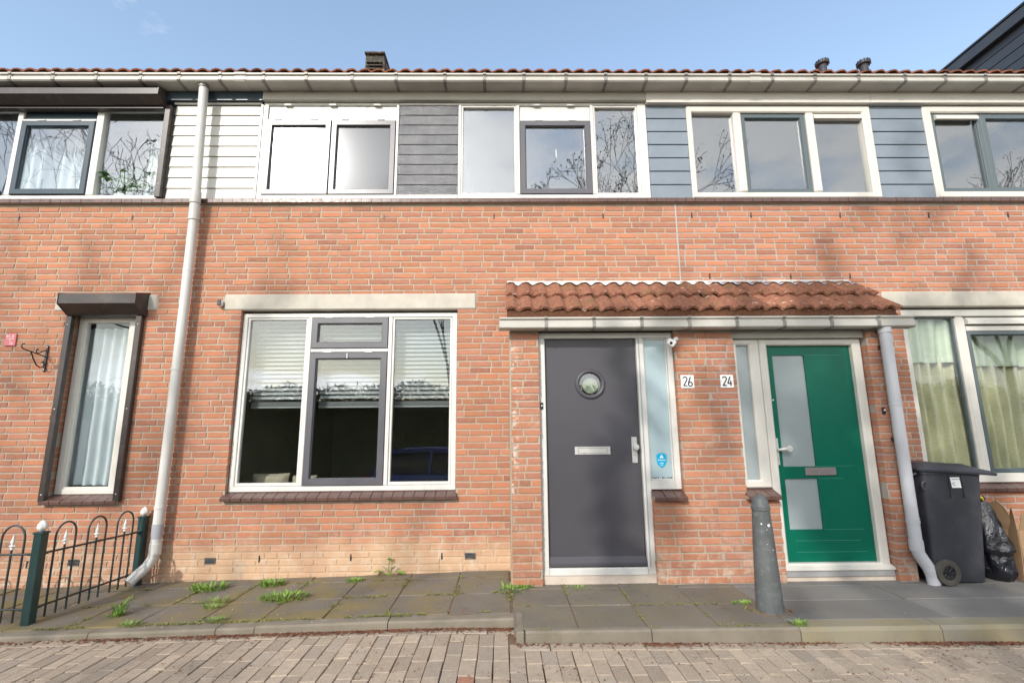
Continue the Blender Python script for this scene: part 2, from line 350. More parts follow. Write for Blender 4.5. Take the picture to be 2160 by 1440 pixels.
M['fencebar'] = pmat('black green bar paint', (.022, .028, .028), (.04, .045, .042), 18, .45)
M['finial'] = pmat('white cast finial', (.75, .74, .71), (.6, .58, .55), 30, .5, .3, 60)
M['iron'] = pmat('black wrought iron', (.018, .016, .015), None, rough=.45)
M['red'] = pmat('faded red plate', (.62, .13, .16), (.55, .16, .17), 30, .45); M['signwhite'] = pmat('sign white', (.80, .74, .74), None)
M['cyan'] = pmat('blue sticker', (.0, .36, .62), None, rough=.4)
M['curtain'] = pmat('sheer white curtain', (.66, .70, .72), (.60, .645, .665), 3, .8)
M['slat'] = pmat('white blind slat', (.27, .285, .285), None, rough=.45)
M['gold'] = pmat('pale gold satin curtain', (.50, .475, .27), (.60, .57, .40), 22, .22, .5, 60, .004, spec=.7, stretch=(1,1,7))
M['valance'] = pmat('pale green satin valance', (.52, .58, .43), (.46, .52, .37), 20, .38, .35, 60, .004, spec=.5)
M['leaf'] = pmat('glossy plant leaf', (.07, .20, .03), (.12, .28, .05), 12, .4)
M['grass'] = pmat('fresh weed green', (.12, .26, .03), (.20, .30, .05), 20, .6)
M['moss'] = pmat('dry moss', (.15, .17, .035), (.22, .21, .06), 30, .9)
M['petal'] = pmat('fallen petal', (.75, .62, .62), None); M['litter'] = pmat('brown leaf litter', (.20, .075, .035), (.12, .05, .028), 40, .9)
M['hedge'] = pmat('dark hedge leaf', (.085, .11, .035), (.13, .14, .05), 3, .5)
M['bark'] = pmat('bark', (.085, .068, .052), (.06, .05, .04), 10, .9, .6, 40)
M['bud'] = pmat('young tree leaf', (.10, .14, .04), (.14, .17, .06), 2, .6)
M['carblue'] = pmat('metallic blue car paint', (.03, .11, .46), None, rough=.25, spec=.6, coat=1.0); M['carglass'] = pmat('dark car glass', (.01, .012, .014), None, rough=.05, spec=.8)
M['lamp_red'] = pmat('red tail lamp', (.35, .01, .01), None, rough=.15); M['lamp_clear'] = pmat('clear headlamp', (.6, .6, .6), None, rough=.1)
M['tyre'] = pmat('tyre', (.02, .02, .02), None, rough=.8)
M['bulkhead'] = pmat('grey beige board', (.40, .385, .34), (.35, .335, .29), 4, .6)
M['sealant'] = pmat('grey sealant', (.36, .36, .36), None, rough=.6)
M['vent'] = pmat('mossy roof vent', (.055, .05, .042), (.04, .036, .03), 8, .9, .5, 40, dirt=((.38,.36,.26), .9, 13, None))
M['dormer'] = pmat('dark blue grey dormer board', (.036, .043, .058), (.045, .053, .068), 3, .45)
M['peach'] = pmat('pale painted brick residue', (.60, .52, .44), (.5,.42,.35), 8, .9, .5, 60)

# ------------------------------------------------------------------ levels of the ground
def pv(x, y=0):            # pavement height: level by the doors, falling away to the left
    return 0.0 if x > -.3 else 0.024 * (x + .3)
def st(x, y=-1.5):         # street height
    z = (-.046 - .0175 * (.2 - x)) if x < -.4 else (-.067 - .010 * (x - .2)) if x > .3 else -.0565 - .0115 * (x + .4)/.7
    z = max(z, -.16)
    if y < -2.3: z -= .105 * min(-2.3 - y, 4.0)
    return z

# ================================================================== SETTING: ground, street, pavement
g = G()
xs = [-400, -60, -14] ; n = 40
XS = [-400, -60, -20] + [-8 + i*.8 for i in range(21)] + [20, 60, 400]; YS = [-1.2, -1.6, -2.3, -3.3, -4.3, -5.3, -6.3, -8.6]
for j in range(len(YS)-1):
    for i in range(len(XS)-1):
        q = [(XS[i+a], YS[j+b]) for a, b in ((0,0),(1,0),(1,1),(0,1))]
        g.add([(x, y, st(max(-9, min(9, x)), y) - .045) for x, y in q], [(0,1,2,3)])
street = g.obj('street', M['asphalt'], kind='structure')
g = G(); g.add([(-400, -400, -.66), (400, -400, -.66), (400, 400, -.66), (-400, 400, -.66)], [(0,1,2,3)])
g.obj('ground', M['soil'], kind='structure')
g = G()
for i in range(80):
    x0, x1 = -8 + i*.2, -7.8 + i*.2
    g.add([(x0, -1.5, st(x0) - .0025), (x1, -1.5, st(x1) - .0025), (x1, -3.0, st(x1, -3.0) - .0025), (x0, -3.0, st(x0, -3.0) - .0025)], [(0,1,2,3)])
    g.add([(x0, -1.18, st(x0) - .0025), (x1, -1.18, st(x1) - .0025), (x1, -1.5, st(x1) - .0025), (x0, -1.5, st(x0) - .0025)], [(0,1,2,3)])
g.obj('joint_sand', M['bed'], street)

# street pavers: each its own object where it shows, the rest joined
def paver_mesh(w, l, seed):
    rr = random.Random(seed); gg = G(); h = .07; c = .003
    gg.box(-w/2, w/2, -l/2, l/2, -h, 0, c)
    gg.v = [(x + rr.uniform(-.0015, .0015), y + rr.uniform(-.002, .002), z + rr.uniform(-.0008, .0008)) for x, y, z in gg.v]
    return gg.mesh('paver')
PV = [paver_mesh(.0925, .198, i) for i in range(5)]
PC = [(.40,.325,.25), (.37,.30,.23), (.42,.34,.26), (.35,.285,.22), (.39,.31,.235), (.36,.30,.24)]
pavers = []
def add_paver(x, y, rot, ly=1.0):
    pavers.append((x, y, rot, ly))
for i in range(76):                                           # course laid along the kerb
    x = -7.6 + i*.205
    y = -1.275 if x < .02 else -1.532
    if .09 < x < .16: continue
    add_paver(x, y, math.pi/2)
for i in range(160):
    x = -7.8 + i*.0985
    y0 = -1.327 if x < .02 else (-1.49 if x < .10 else -1.584)
    cut = random.choice((.35, .6, .9, 1.0)); y = y0
    first = True
    while y > -2.75:
        l = cut if first else 1.0
        add_paver(x + random.uniform(-.002, .002), y - .1025*l, 0, l); y -= .205*l; first = False
scored = []
for p in pavers:
    x, y, rot, l = p; q = project((x, y, st(x, y)))
    inside = q and -60 < q[0] < 2220 and q[1] < 1480
    scored.append((q[2]**2*l if inside else 0, p))
scored.sort(key=lambda a: -a[0])
rest = G()
for k, (s_, (x, y, rot, l)) in enumerate(scored):
    col = random.choice(PC); f = random.uniform(.85, 1.12); col = tuple(c*f for c in col)
    if random.random() < .006: col = (.36, .17, .11)
    z = st(x, y) + random.uniform(-.001, .003)
    dzdx = (st(x+.05, y) - st(x-.05, y))/.1
    if k < 300 and s_ > 0:
        o = link('paver', random.choice(PV), M['paver_o'], street); o.location = (x, y, z)
        o.rotation_euler = (random.uniform(-.008,.008), -dzdx + random.uniform(-.01,.01), rot + random.uniform(-.012,.012)); o.scale = (1, l - .03*(1-l), 1); o.color = (*col, 1)
    else:
        hx, hy = (.0463, .099*l) if rot == 0 else (.099*l, .0463)
        rest.box(x-hx, x+hx, y-hy, y+hy, z-.05, z, .004, col)
rest.obj('paver_mass', M['paver_s'], street, kind='stuff')

# pavement: tiles, slabs, kerbs
g = G()
for i in range(24):
    x0, x1 = -8 + i*.7, -7.3 + i*.7
    g.add([(x0, .05, pv(x0)-.006), (x1, .05, pv(x1)-.006), (x1, -1.125, pv(x1)-.006), (x0, -1.125, pv(x0)-.006)], [(0,1,2,3)])
g.add([(.1, -1.125, -.006), (9, -1.125, -.006), (9, -1.43, -.006), (.1, -1.43, -.006)], [(0,1,2,3)])
pavement = g.obj('pavement', M['bed'], kind='structure')
def paving(name, x0, x1, y0, y1, mat, th=.05, jit=.004, skew=0.0):
    gg = G(); rr = [random.uniform(-jit, jit) for _ in range(4)]; c = .004
    pts = [(x0, y0), (x1, y0), (x1, y1), (x0, y1)]; cx, cy = (x0+x1)/2, (y0+y1)/2
    top = [(x + (c if x < cx else -c), y + (c if y < cy else -c), pv(x) + rr[i]) for i, (x, y) in enumerate(pts)]
    rim = [(x, y, pv(x) + rr[i] - c) for i, (x, y) in enumerate(pts)]; bot = [(x, y, pv(x) - th) for x, y in pts]
    gg.add(top + rim + bot, [(0,1,2,3)] + [(4+i, 4+(i+1)%4, (i+1)%4, i) for i in range(4)] + [(8+i, 8+(i+1)%4, 4+(i+1)%4, 4+i) for i in range(4)])
    return gg.obj(name, mat, pavement)
J = .0045
for i in range(17):
    x1 = .05 - i*.455; x0 = x1 - .455
    for y0, y1 in ((-1.115, -.66), (-.66, -.21), (-.21, .0)): paving('paving_tile', x0+J, x1-J, y0+J, y1-J, M['slab'], jit=.005)
for i in range(4):
    x0 = (.062, .50, .965, 1.45)[i]; x1 = (.50, .965, 1.45, 1.93)[i]
    for y0, y1 in ((-1.425, -.985), (-.985, -.575), (-.575, -.42)): paving('paving_tile', x0+J, x1-J, y0+J, y1-J, M['slab'])
for i in range(5):
    x0 = (1.93, 2.06, 3.10, 4.14, 5.18)[i]; x1 = (2.06, 3.10, 4.14, 5.18, 6.22)[i]
    for y0, y1 in ((-1.33, -.93), (-.93, -.575), (-.575, -.1 if x0 > 3.3 else -.42)): paving('paving_slab', x0+J*.6, x1-J*.6, y0+J*.6, y1-J*.6, M['slab_r'], jit=.0025)
def kerb(x0, x1, yf, yb, mat, hoff=0.0, bev=.012):
    gg = G(); n = 6; prof = lambda x: [(yb, pv(x)+hoff), (yf+bev, pv(x)+hoff), (yf, pv(x)+hoff-bev), (yf-.006, st(x)-.1), (yb, st(x)-.1)]
    P = [[(x, *q) for q in prof(x)] for x in (x0+.003, x1-.003)]
    gg.add(P[0]+P[1], [(i, (i+1)%5, 5+(i+1)%5, 5+i) for i in range(5)] + [(4,3,2,1,0), (5,6,7,8,9)])
    return gg.obj('kerb_stone', mat, pavement, smooth=25)
for x0, x1 in ((-8,-6.9),(-6.9,-5.9),(-5.9,-4.9),(-4.9,-3.9),(-3.9,-2.9),(-2.9,-2.02),(-2.02,-1.75),(-1.75,-.82),(-.82,.075)): kerb(x0, x1, -1.22, -1.118, M['kerb'], random.uniform(-.004,.002))
for x0, x1 in ((.135, .97), (.97, 1.955)): kerb(x0, x1, -1.475, -1.428, M['kerb'], .004)
for x0, x1 in ((1.955, 2.90), (2.90, 3.9), (3.9, 4.9), (4.9, 5.9)): kerb(x0, x1, -1.478, -1.335, M['kerb_dark'], .002, .022)
g = G(); g.box(.078, .132, -1.478, -1.12, -.16, .004, .008); g.obj('kerb_stone', M['kerb'], pavement)

# ================================================================== HOUSES
houses = {
 'l': thing('terraced_house', (-4.7, 0, -.1), 'left terraced house with brown roller shutters and white boarding', 'house', 'row of terraced houses'),
 'm': thing('terraced_house', (-.6, 0, 0), 'middle terraced house with anthracite front door and round porthole', 'house', 'row of terraced houses'),
 'r': thing('terraced_house', (3.9, 0, 0), 'right terraced house with green front door and blue grey boarding', 'house', 'row of terraced houses')}
HX = {'l': (-6.4, -3.20), 'm': (-3.20, 1.885), 'r': (1.885, 6.6)}
H_L, H_M, H_R = houses['l'], houses['m'], houses['r']

OPEN = {  # x0, x1, z0, z1 holes in the main wall
 'l': [(-4.42, -3.70, .70, 2.55)], 'm': [(-2.70, -.47, .70, 2.55)], 'r': [(4.19, 6.5, .72, 2.55)]}
BLOCK = {  # no bricks here (lintels, sills, behind the porch)
 'l': [(-4.62, -3.565, 2.548, 2.725), (-4.44, -3.69, .655, .72), (-4.11, -4.0, .09, .145)],
 'm': [(-2.885, -.272, 2.548, 2.725), (-2.72, -.45, .65, .72), (.085, 1.885, -.2, 2.78), (-2.83, -2.73, .09, .148), (-.375, -.27, .105, .163)],
 'r': [(4.01, 6.6, 2.548, 2.725), (4.19, 6.5, .672, .73), (1.885, 3.56, -.2, 2.78)]}
PO = {'m': [(.333, 1.597, .700, 2.4), (.333, 1.318, -.2, .80)], 'r': [(2.15, 3.405, .700, 2.4), (2.43, 3.405, -.2, .80)]}
CH = .0627

def slab(gg, x0, x1, z0, z1, yf, yb, holes, e=.003):
    hs = [(a-e, b+e, c-e, d+e) for a, b, c, d in holes]
    X = sorted({x0, x1, *[min(max(v, x0), x1) for h in hs for v in h[:2]]}); Z = sorted({z0, z1, *[min(max(v, z0), z1) for h in hs for v in h[2:]]})
    solid = lambda i, j: 0 <= i < len(X)-1 and 0 <= j < len(Z)-1 and not any(h[0] < (X[i]+X[i+1])/2 < h[1] and h[2] < (Z[j]+Z[j+1])/2 < h[3] for h in hs)
    for i in range(len(X)-1):
        for j in range(len(Z)-1):
            if not solid(i, j): continue
            a, b, c, d = X[i], X[i+1], Z[j], Z[j+1]
            gg.add([(a,yf,c),(b,yf,c),(b,yf,d),(a,yf,d)], [(0,1,2,3)]); gg.add([(a,yb,c),(b,yb,c),(b,yb,d),(a,yb,d)], [(3,2,1,0)])
            for di, dj, q in ((-1,0,((a,c),(a,d))), (1,0,((b,c),(b,d))), (0,-1,((a,c),(b,c))), (0,1,((a,d),(b,d)))):
                if not solid(i+di, j+dj):
                    (xa, za), (xb, zb) = q; gg.add([(xa,yf,za),(xb,yf,zb),(xb,yb,zb),(xa,yb,za)], [(0,1,2,3)])

def courses(x0, x1, z0, z1, y, blocks, rng):
    out = []; k0 = math.floor(z0/CH)
    for k in range(k0, int(z1/CH)+1):
        za, zb = k*CH + .0070, (k+1)*CH - .0070
        if za < z0 - .03 or zb > z1 + .004: continue
        cuts = [(b[0], b[1]) for b in blocks if min(zb, b[3]) - max(za, b[2]) > .45*(zb-za)]
        free = [(x0, x1)]
        for a, b in cuts: free = [q for f in free for q in ((f[0], min(f[1], a)), (max(f[0], b), f[1])) if q[1]-q[0] > .02]
        seq = []; x = -7.2 + rng.uniform(0, .2)
        if k % 2: x += .055
        while x < x1 + .3:
            w = .098 if rng.random() < .20 else .203
            w += rng.uniform(-.005, .005); seq.append((x, x+w)); x += w + .0135
        for fa, fb in free:
            fa2, fb2 = fa + (.0 if fa > x0 + .001 else .003), fb - (.0 if fb < x1 - .001 else .003)
            row = [[max(a, fa2), min(b, fb2)] for a, b in seq if min(b, fb2) - max(a, fa2) > .012]
            if len(row) > 1 and row[0][1]-row[0][0] < .04: row[1][0] = row[0][0]; row.pop(0)
            if len(row) > 1 and row[-1][1]-row[-1][0] < .04: row[-2][1] = row[-1][1]; row.pop()
            out += [(a, b, za, zb, y) for a, b in row]
    return out

def brick_proto(w, seed):
    rr = random.Random(seed); gg = G(); h = CH - .014; c = .0035
    a = [(-w/2, -h/2), (w/2, -h/2), (w/2, h/2), (-w/2, h/2)]
    j = lambda s: rr.uniform(-s, s)
    # front ring with a mid point on the long edges gives an uneven hand-pressed outline
    out = []; 
    loop = [(-w/2,-h/2), (-w/4,-h/2), (w*.02,-h/2), (w/4,-h/2), (w/2,-h/2), (w/2,h/2), (w/5,h/2), (-w*.03,h/2), (-w/3.5,h/2), (-w/2,h/2)]
    loop = [(x + j(.0028), z + j(.0024)) for x, z in loop]
    fr = [(x*(1 - 2*c/w), .0 + j(.0012), z*(1 - 2*c/h)) for x, z in loop]; md = [(x, c, z) for x, z in loop]; bk = [(x, .1, z) for x, z in loop]
    n = len(loop); gg.add(fr+md+bk, [tuple(range(n))] + [(n+i, n+(i+1)%n, (i+1)%n, i) for i in range(n)] + [(2*n+i, 2*n+(i+1)%n, n+(i+1)%n, n+i) for i in range(n)])
    return gg
BS = [brick_proto(.207, i) for i in range(10)]; BH = [brick_proto(.098, 50+i) for i in range(6)]
BSM = [b.mesh('brick') for b in BS]; BHM = [b.mesh('brick') for b in BH]
BC = [(.50,.20,.11), (.47,.195,.115), (.52,.22,.13), (.455,.195,.13), (.48,.205,.13), (.43,.18,.12), (.52,.205,.11), (.38,.155,.105)]
BW = [5, 5, 4, 4, 4, 3, 4, 2]

MAT_MORTAR = {'l': M['mortar'], 'm': M['mortar'], 'r': M['mortar_grey']}
walls = {}
for key in 'lmr':
    rng = random.Random({'l': 3, 'm': 11, 'r': 29}[key]); h = houses[key]; x0, x1 = HX[key]
    gg = G(); slab(gg, x0, x1, -.6, 3.722, .0048, .11, OPEN[key])
    if key in PO:
        px0, px1 = (.07, 1.885) if key == 'm' else (1.885, 3.575)
        slab(gg, px0, px1, -.3, 2.25, -.4952, -.36, PO[key])
        if key == 'm': gg.box(.072, .18, -.36, .0, -.3, 2.30)
        else: gg.box(3.47, 3.572, -.36, .0, -.3, 2.30)
    wall = gg.obj('wall', MAT_MORTAR[key], h); walls[key] = wall
    br = courses(x0, x1, -.16, 3.722, 0, OPEN[key] + BLOCK[key], rng)
    if key in PO: br += courses(px0, px1, .0, 2.23, -.5, PO[key], rng)
    sc = []
    for b in br:
        q = project(((b[0]+b[1])/2, b[4], (b[2]+b[3])/2)); zlow = pv((b[0]+b[1])/2)
        ok = q and 5 < q[0] < 2155 and b[2] > zlow - .01 and not (b[4] == 0 and 3.55 < b[0] < 4.0 and b[2] < 2.2)
        sc.append((q[2]**2*(b[1]-b[0]) if ok else 0, b))
    sc.sort(key=lambda a: -a[0]); mass = G()
    for k, (s_, (a, b, za, zb, y)) in enumerate(sc):
        col = rng.choices(BC, BW)[0]; f = rng.uniform(.70, .96); col = (col[0]*f, col[1]*f, col[2]*f)
        w = b-a; lst, lm, w0 = (BS, BSM, .207) if w > .14 else (BH, BHM, .098)
        i = rng.randrange(len(lst)); dy = rng.uniform(-.0016, .0014)
        if k < 300 and s_ > 0:
            o = link('brick', lm[i], M['brick_o'], wall); o.location = ((a+b)/2, y+dy, (za+zb)/2); o.scale = (w/w0, 1, (zb-za)/(CH-.014)); o.color = (*col, 1)
        else:
            sx, sz = w/w0, (zb-za)/(CH-.014)
            mass.add([((a+b)/2 + p[0]*sx, y + dy + p[1], (za+zb)/2 + p[2]*sz) for p in lst[i].v], lst[i].f, col)
    mass.obj('brick_mass', M['brick_s'], wall, kind='stuff')
# open perpends and grilles
for key, pts in {'l': [(-5.143,3.563),(-3.951,3.571),(-4.485,.104)], 'm': [(-2.3,3.575),(-1.27,3.58),(-.086,3.58),(1.095,3.58),(-2.318,.13),(-1.455,.133),(-.592,.136)],
                 'r': [(2.061,3.588),(2.709,3.588),(3.688,3.585),(4.667,3.583),(5.546,3.586),(2.202,2.9),(3.068,2.89),(3.705,2.895)]}.items():
    for x, z in pts: G().box(x-.006, x+.006, -.0035, .02, z-.03, z+.03).obj('weep_hole', M['black'], walls[key])
for key, x, z in (('l', -4.055, .117), ('m', -2.78, .119), ('m', -.322, .134)):
    gg = G().box(x-.05, x+.05, .0, .03, z-.028, z+.028); vent = gg.obj('air_grille', M['black'], houses[key])
    gg = G().ring(x-.05, x+.05, z-.028, z+.028, .006, -.006, .001, .001)
    for i in range(9): gg.box(x-.043+i*.0105, x-.039+i*.0105, -.005, .0, z-.023, z+.023)
    gg.box(x-.045, x+.045, -.0055, -.001, z-.002, z+.002); gg.obj('grille_bars', M['bollard'], vent, kind='stuff')
G().box(1.879, 1.893, -.004, .01, 2.84, 3.72).obj('expansion_joint', M['sealant'], H_R)
G().box(.062, .0745, -.5, .004, -.05, 2.21).obj('corner_sealant', M['mortar'], H_M)

# concrete lintels
for key, x0, x1 in (('l', -4.615, -3.57), ('m', -2.882, -.275), ('r', 4.012, 6.6)):
    G().box(x0, x1, -.012, .11, 2.551, 2.722, .012).obj('lintel', M['concrete'], houses[key])

# sloping brown sill tiles
def sills(parent, x0, x1, zt, yb, yf, n, drop=.042, th=.034):
    w = (x1-x0)/n
    for i in range(n):
        a, b = x0+i*w+.003, x0+(i+1)*w-.003; d = random.uniform(-.0015, .0015)
        G().prism_x([(yf, zt-drop+d), (yf-.004, zt-drop-.006+d), (yf-.002, zt-drop-th+d), (yb, zt-th*1.2), (yb, zt+d)], a, b).obj('sill_tile', M['siltile'], parent)
    G().box(x0+.002, x1-.002, yf+.008, yb, zt-drop-th*.9, zt-drop-.004).obj('sill_bed', M['mortar'], parent)

# coping of brown tiles under the upper windows
for key in 'lmr':
    x0, x1 = HX[key]; n = round((x1-x0)/.1055); w = (x1-x0)/n
    cop = G().box(x0, x1, -.028, .11, 3.724, 3.775).obj('coping', M['mortar'], houses[key])
    for i in range(n):
        a, b = x0+i*w+.002, x0+(i+1)*w-.002; d = random.uniform(-.002, .002)
        G().prism_x([(-.046+d, 3.727), (-.046+d, 3.768), (-.040+d, 3.774), (.05, 3.794), (.05, 3.727)], a, b).obj('coping_tile', M['siltile'], cop)

# ------------------------------------------------------------------ rooms behind the glass
def room(h, x0, x1, y1, z0, z1, mat):
    gg = G(); gg.add([(x,y,z) for x in (x0,x1) for y in (.115,y1) for z in (z0,z1)], [(0,1,3,2),(4,6,7,5),(2,3,7,6),(0,2,6,4),(1,5,7,3)])
    gg.obj('room', mat, h)
room(H_L, -5.6, -3.4, 3.4, -.1, 2.66, M['roomwall']); room(H_M, -3.1, .0, 4.2, -.1, 2.66, M['roomdark']); room(H_R, 4.0, 6.55, 3.4, -.1, 2.66, M['roomwall'])
room(H_L, -6.35, -3.68, 3.4, 3.70, 5.15, M['roomwall']); room(H_M, -2.66, -1.14, 3.0, 3.70, 5.15, M['roomwall']); room(H_M, -.5, 1.66, 3.4, 3.70, 5.15, M['roomdark'])
room(H_R, 2.08, 6.55, 3.4, 3.70, 5.15, M['roomwall'])

def pane(parent, x0, x1, z0, z1, y, mat, name='pane'): return G().box(x0, x1, y, y+.006, z0, z1).obj(name, mat, parent)
def casement(parent, x0, x1, z0, z1, yf, w, mat, glass, depth=.05, name='casement'):
    c = G().ring(x0, x1, z0, z1, w, yf, yf+depth, .004).ring(x0+w-.001, x1-w+.001, z0+w-.001, z1-w+.001, .008, yf+.014, yf+depth-.006, .003).obj(name, mat, parent)
    pane(parent, x0+w-.004, x1-w+.004, z0+w-.004, z1-w+.004, yf+.032, glass)
    return c
def hinge(parent, x, z, y, mat): G().box(x-.04, x+.04, y-.012, y+.01, z-.008, z+.008, .003).obj('hinge', mat, parent)

# ------------------------------------------------------------------ middle house, ground floor window
w = G().ring(-2.697, -.473, .735, 2.527, (.05,.05,.05,.045), .045, .11, .005).obj('window', M['white'], H_M)
for a, b in ((-2.020, -1.983), (-1.186, -1.147)): G().box(a, b, .043, .105, .787, 2.48, .004).obj('mullion', M['white'], w)
G().box(-1.981, -1.188, .046, .10, 2.116, 2.152, .004).obj('transom', M['white'], w)
for a, b in ((-2.645, -2.022), (-1.145, -.525)):
    G().ring(a, b, .787, 2.48, (.022,.022,.03,.02), .054, .10, .004).obj('glazing_bead', M['white'], w); pane(w, a+.018, b-.018, .81, 2.464, .075, M['glass_low'])
casement(w, -1.979, -1.19, .79, 2.110, .034, .062, M['casement'], M['glass_low']); casement(w, -1.979, -1.19, 2.156, 2.478, .034, .062, M['casement'], M['glass_low'])
for x in (-1.80, -1.38): hinge(w, x, 2.115, .036, M['white']); hinge(w, x, 2.48, .036, M['white'])
G().box(-1.60, -1.592, .018, .036, 2.045, 2.10, .002).obj('catch', M['enamel'], w)
sills(w, -2.72, -.455, .735, .06, -.052, 22)
# ------------------------------------------------------------------ left house, narrow window with shutter
w = G().ring(-4.405, -3.815, .725, 2.515, (.06,.06,.05,.05), .075, .13, .005).ring(-4.355, -3.865, .765, 2.475, .03, .085, .13, .004).obj('window', M['cream'], H_L)
pane(w, -4.33, -3.89, .79, 2.45, .105, M['glass_clear'])
sills(w, -4.43, -3.70, .722, .07, -.05, 7)
sh = G().prism_x([(.0,2.735),(-.175,2.69),(-.19,2.685),(-.19,2.585),(-.06,2.495),(.0,2.49)], -4.42, -3.665).obj('roller_shutter', M['brown'], H_L)
G().prism_x([(.0,2.74),(-.175,2.695),(-.195,2.69),(-.195,2.583),(-.06,2.49),(.0,2.485)], -3.664, -3.657).obj('end_cap', M['brown'], sh)
G().prism_x([(.0,2.74),(-.175,2.695),(-.195,2.69),(-.195,2.583),(-.06,2.49),(.0,2.485)], -4.428, -4.421).obj('end_cap', M['brown'], sh)
for x in (-4.44, -3.735):
    gr = G().box(x, x+.058, -.052, -.003, .672, 2.488, .004).obj('guide_rail', M['brown'], sh)
    for z in (.74, 1.55, 2.40): G().lathe([(.007, 0), (.006, -.003), (.002, -.005)], (x+.029, -.052, z), 10, 'y').obj('screw', M['steel'], sh)

# ------------------------------------------------------------------ right house, ground floor window
w = G().ring(4.195, 6.5, .757, 2.535, (.075,.08,.09,.075), .04, .12, .006).obj('window', M['cream'], H_R)
for a in (4.80, 5.72): G().box(a, a+.105, .038, .118, .848, 2.459, .022).obj('mullion', M['cream'], w)
pane(w, 4.265, 4.80, .845, 2.462, .09, M['glass_clear'])
G().ring(4.272, 4.798, .85, 2.458, .014, .075, .115, .003).obj('gasket', M['greengrey'], w)
G().box(4.906, 5.719, .045, .11, 2.300, 2.355, .006).obj('transom', M['cream'], w); G().prism_x([(.02,2.372),(.02,2.41),(.05,2.445),(.1,2.445),(.1,2.372)], 4.908, 5.717).obj('vent_grille', M['cream'], w)
casement(w, 4.906, 5.719, .848, 2.298, .05, .036, M['greengrey'], M['glass_clear'])
pane(w, 5.826, 6.42, .848, 2.459, .09, M['glass_low'])
sills(w, 4.19, 6.5, .756, .06, -.05, 22)

# ------------------------------------------------------------------ upper storey
# left house: shuttered strip of three lights
w = G().ring(-6.35, -3.705, 3.803, 4.915, (.04,.03,.045,.03), .03, .11, .004).obj('window', M['white'], H_L)
for a, b in ((-5.385, -5.325), (-4.515, -4.435)): G().box(a, b, .026, .105, 3.849, 4.884, .005).obj('mullion', M['white'], w)
pane(w, -6.31, -5.386, 3.849, 4.884, .07, M['glass_left']); pane(w, -4.434, -3.736, 3.849, 4.884, .07, M['glass_left'])
G().box(-5.324, -4.516, .024, .10, 4.734, 4.758, .004).obj('transom', M['white'], w); G().box(-5.324, -4.516, .05, .07, 4.760, 4.884).obj('infill_panel', M['navy'], w)
casement(w, -5.322, -4.518, 3.856, 4.732, .012, .062, M['navy'], M['glass_left'])
for x in (-5.1, -4.72): hinge(w, x, 4.735, .016, M['white'])
sh = G().prism_x([(-.02,5.055),(-.15,5.02),(-.165,5.005),(-.165,4.935),(-.07,4.872),(-.02,4.868)], -6.4, -3.735).obj('roller_shutter', M['brown'], H_L)
G().prism_x([(-.02,5.06),(-.15,5.026),(-.17,5.01),(-.17,4.933),(-.07,4.867),(-.02,4.862)], -3.734, -3.727).obj('end_cap', M['brown'], sh)
G().box(-6.4, -3.74, -.045, .02, 4.842, 4.862, .004).obj('shutter_slat', M['brown'], sh)
G().box(-3.735, -3.672, -.03, .028, 3.80, 4.90, .005).obj('guide_rail', M['brown'], sh)
for z in (3.95, 4.35, 4.8): G().lathe([(.007,0),(.006,-.003),(.002,-.005)], (-3.70,-.03,z), 10, 'y').obj('screw', M['steel'], sh)
# cladding fields
def boards(h, x0, x1, z0, z1, n, mat, yf, lap=.010, gap=.004, first=None, trim=None):
    zs = [z0 + (z1-z0)*i/n for i in range(n+1)]
    cl = G().box(x0, x1, yf+.03, .11, z0, z1).obj('cladding', M['black'], h)
    for i in range(n):
        d = random.uniform(-.0012, .0012)
        G().prism_x([(yf+d, zs[i]+gap), (yf+lap+d, zs[i+1]-.004), (yf+.028, zs[i+1]-.002), (yf+.028, zs[i]+gap)], x0+.002, x1-.002).obj('board', mat, cl)
    return cl
cl = boards(H_L, -3.655, -2.70, 3.803, 4.935, 9, M['whiteboard'], .028)
G().box(-3.668, -2.69, .006, .03, 4.937, 4.952, .003).obj('trim', M['white'], cl); G().box(-2.698, -2.672, .012, .09, 3.80, 4.935, .003).obj('trim', M['white'], cl)
cl = boards(H_M, -1.152, -.486, 3.845, 4.932, 9, M['darkboard'], .03, lap=.002)
# middle house frame A and B
w = G().ring(-2.67, -1.153, 3.80, 4.962, (.05,.028,.045,.028), .022, .11, .004).obj('window', M['white'], H_M)
G().box(-2.62, -1.182, .026, .10, 4.742, 4.758, .004).obj('transom', M['white'], w); G().box(-2.62, -1.182, .045, .06, 4.760, 4.932, .003).obj('infill_panel', M['white'], w)
for a, b in ((-2.616, -1.906), (-1.896, -1.186)): casement(w, a, b, 3.85, 4.738, .012, .058, M['casement'], M['glass_sun'])
for x in (-2.5, -2.1, -1.75, -1.35): hinge(w, x, 4.748, .018, M['white'])
for x in (-2.4, -1.9, -1.4): hinge(w, x, 4.93, .018, M['white'])
w = G().ring(-.484, 1.638, 3.80, 4.962, (.032,.095,.045,.028), .022, .11, .004).obj('window', M['white'], H_M)
G().box(-1.152, -.486, .024, .05, 3.80, 3.846, .003).obj('trim', M['white'], cl); G().box(-1.152, -.486, .022, .05, 4.934, 4.962, .003).obj('trim', M['white'], cl)
for a, b in ((.166, .203), (1.003, 1.038)): G().box(a, b, .018, .105, 3.846, 4.933, .004).obj('mullion', M['white'], w)
for a, b in ((-.451, .165), (1.039, 1.542)):
    G().ring(a, b, 3.846, 4.933, (.02,.02,.024,.02), .032, .09, .004).obj('glazing_bead', M['white'], w); pane(w, a+.016, b-.016, 3.866, 4.917, .06, M['glass'])
G().box(.204, 1.002, .024, .10, 4.738, 4.760, .004).obj('transom', M['white'], w); G().box(.204, 1.002, .045, .06, 4.761, 4.932, .003).obj('infill_panel', M['white'], w)
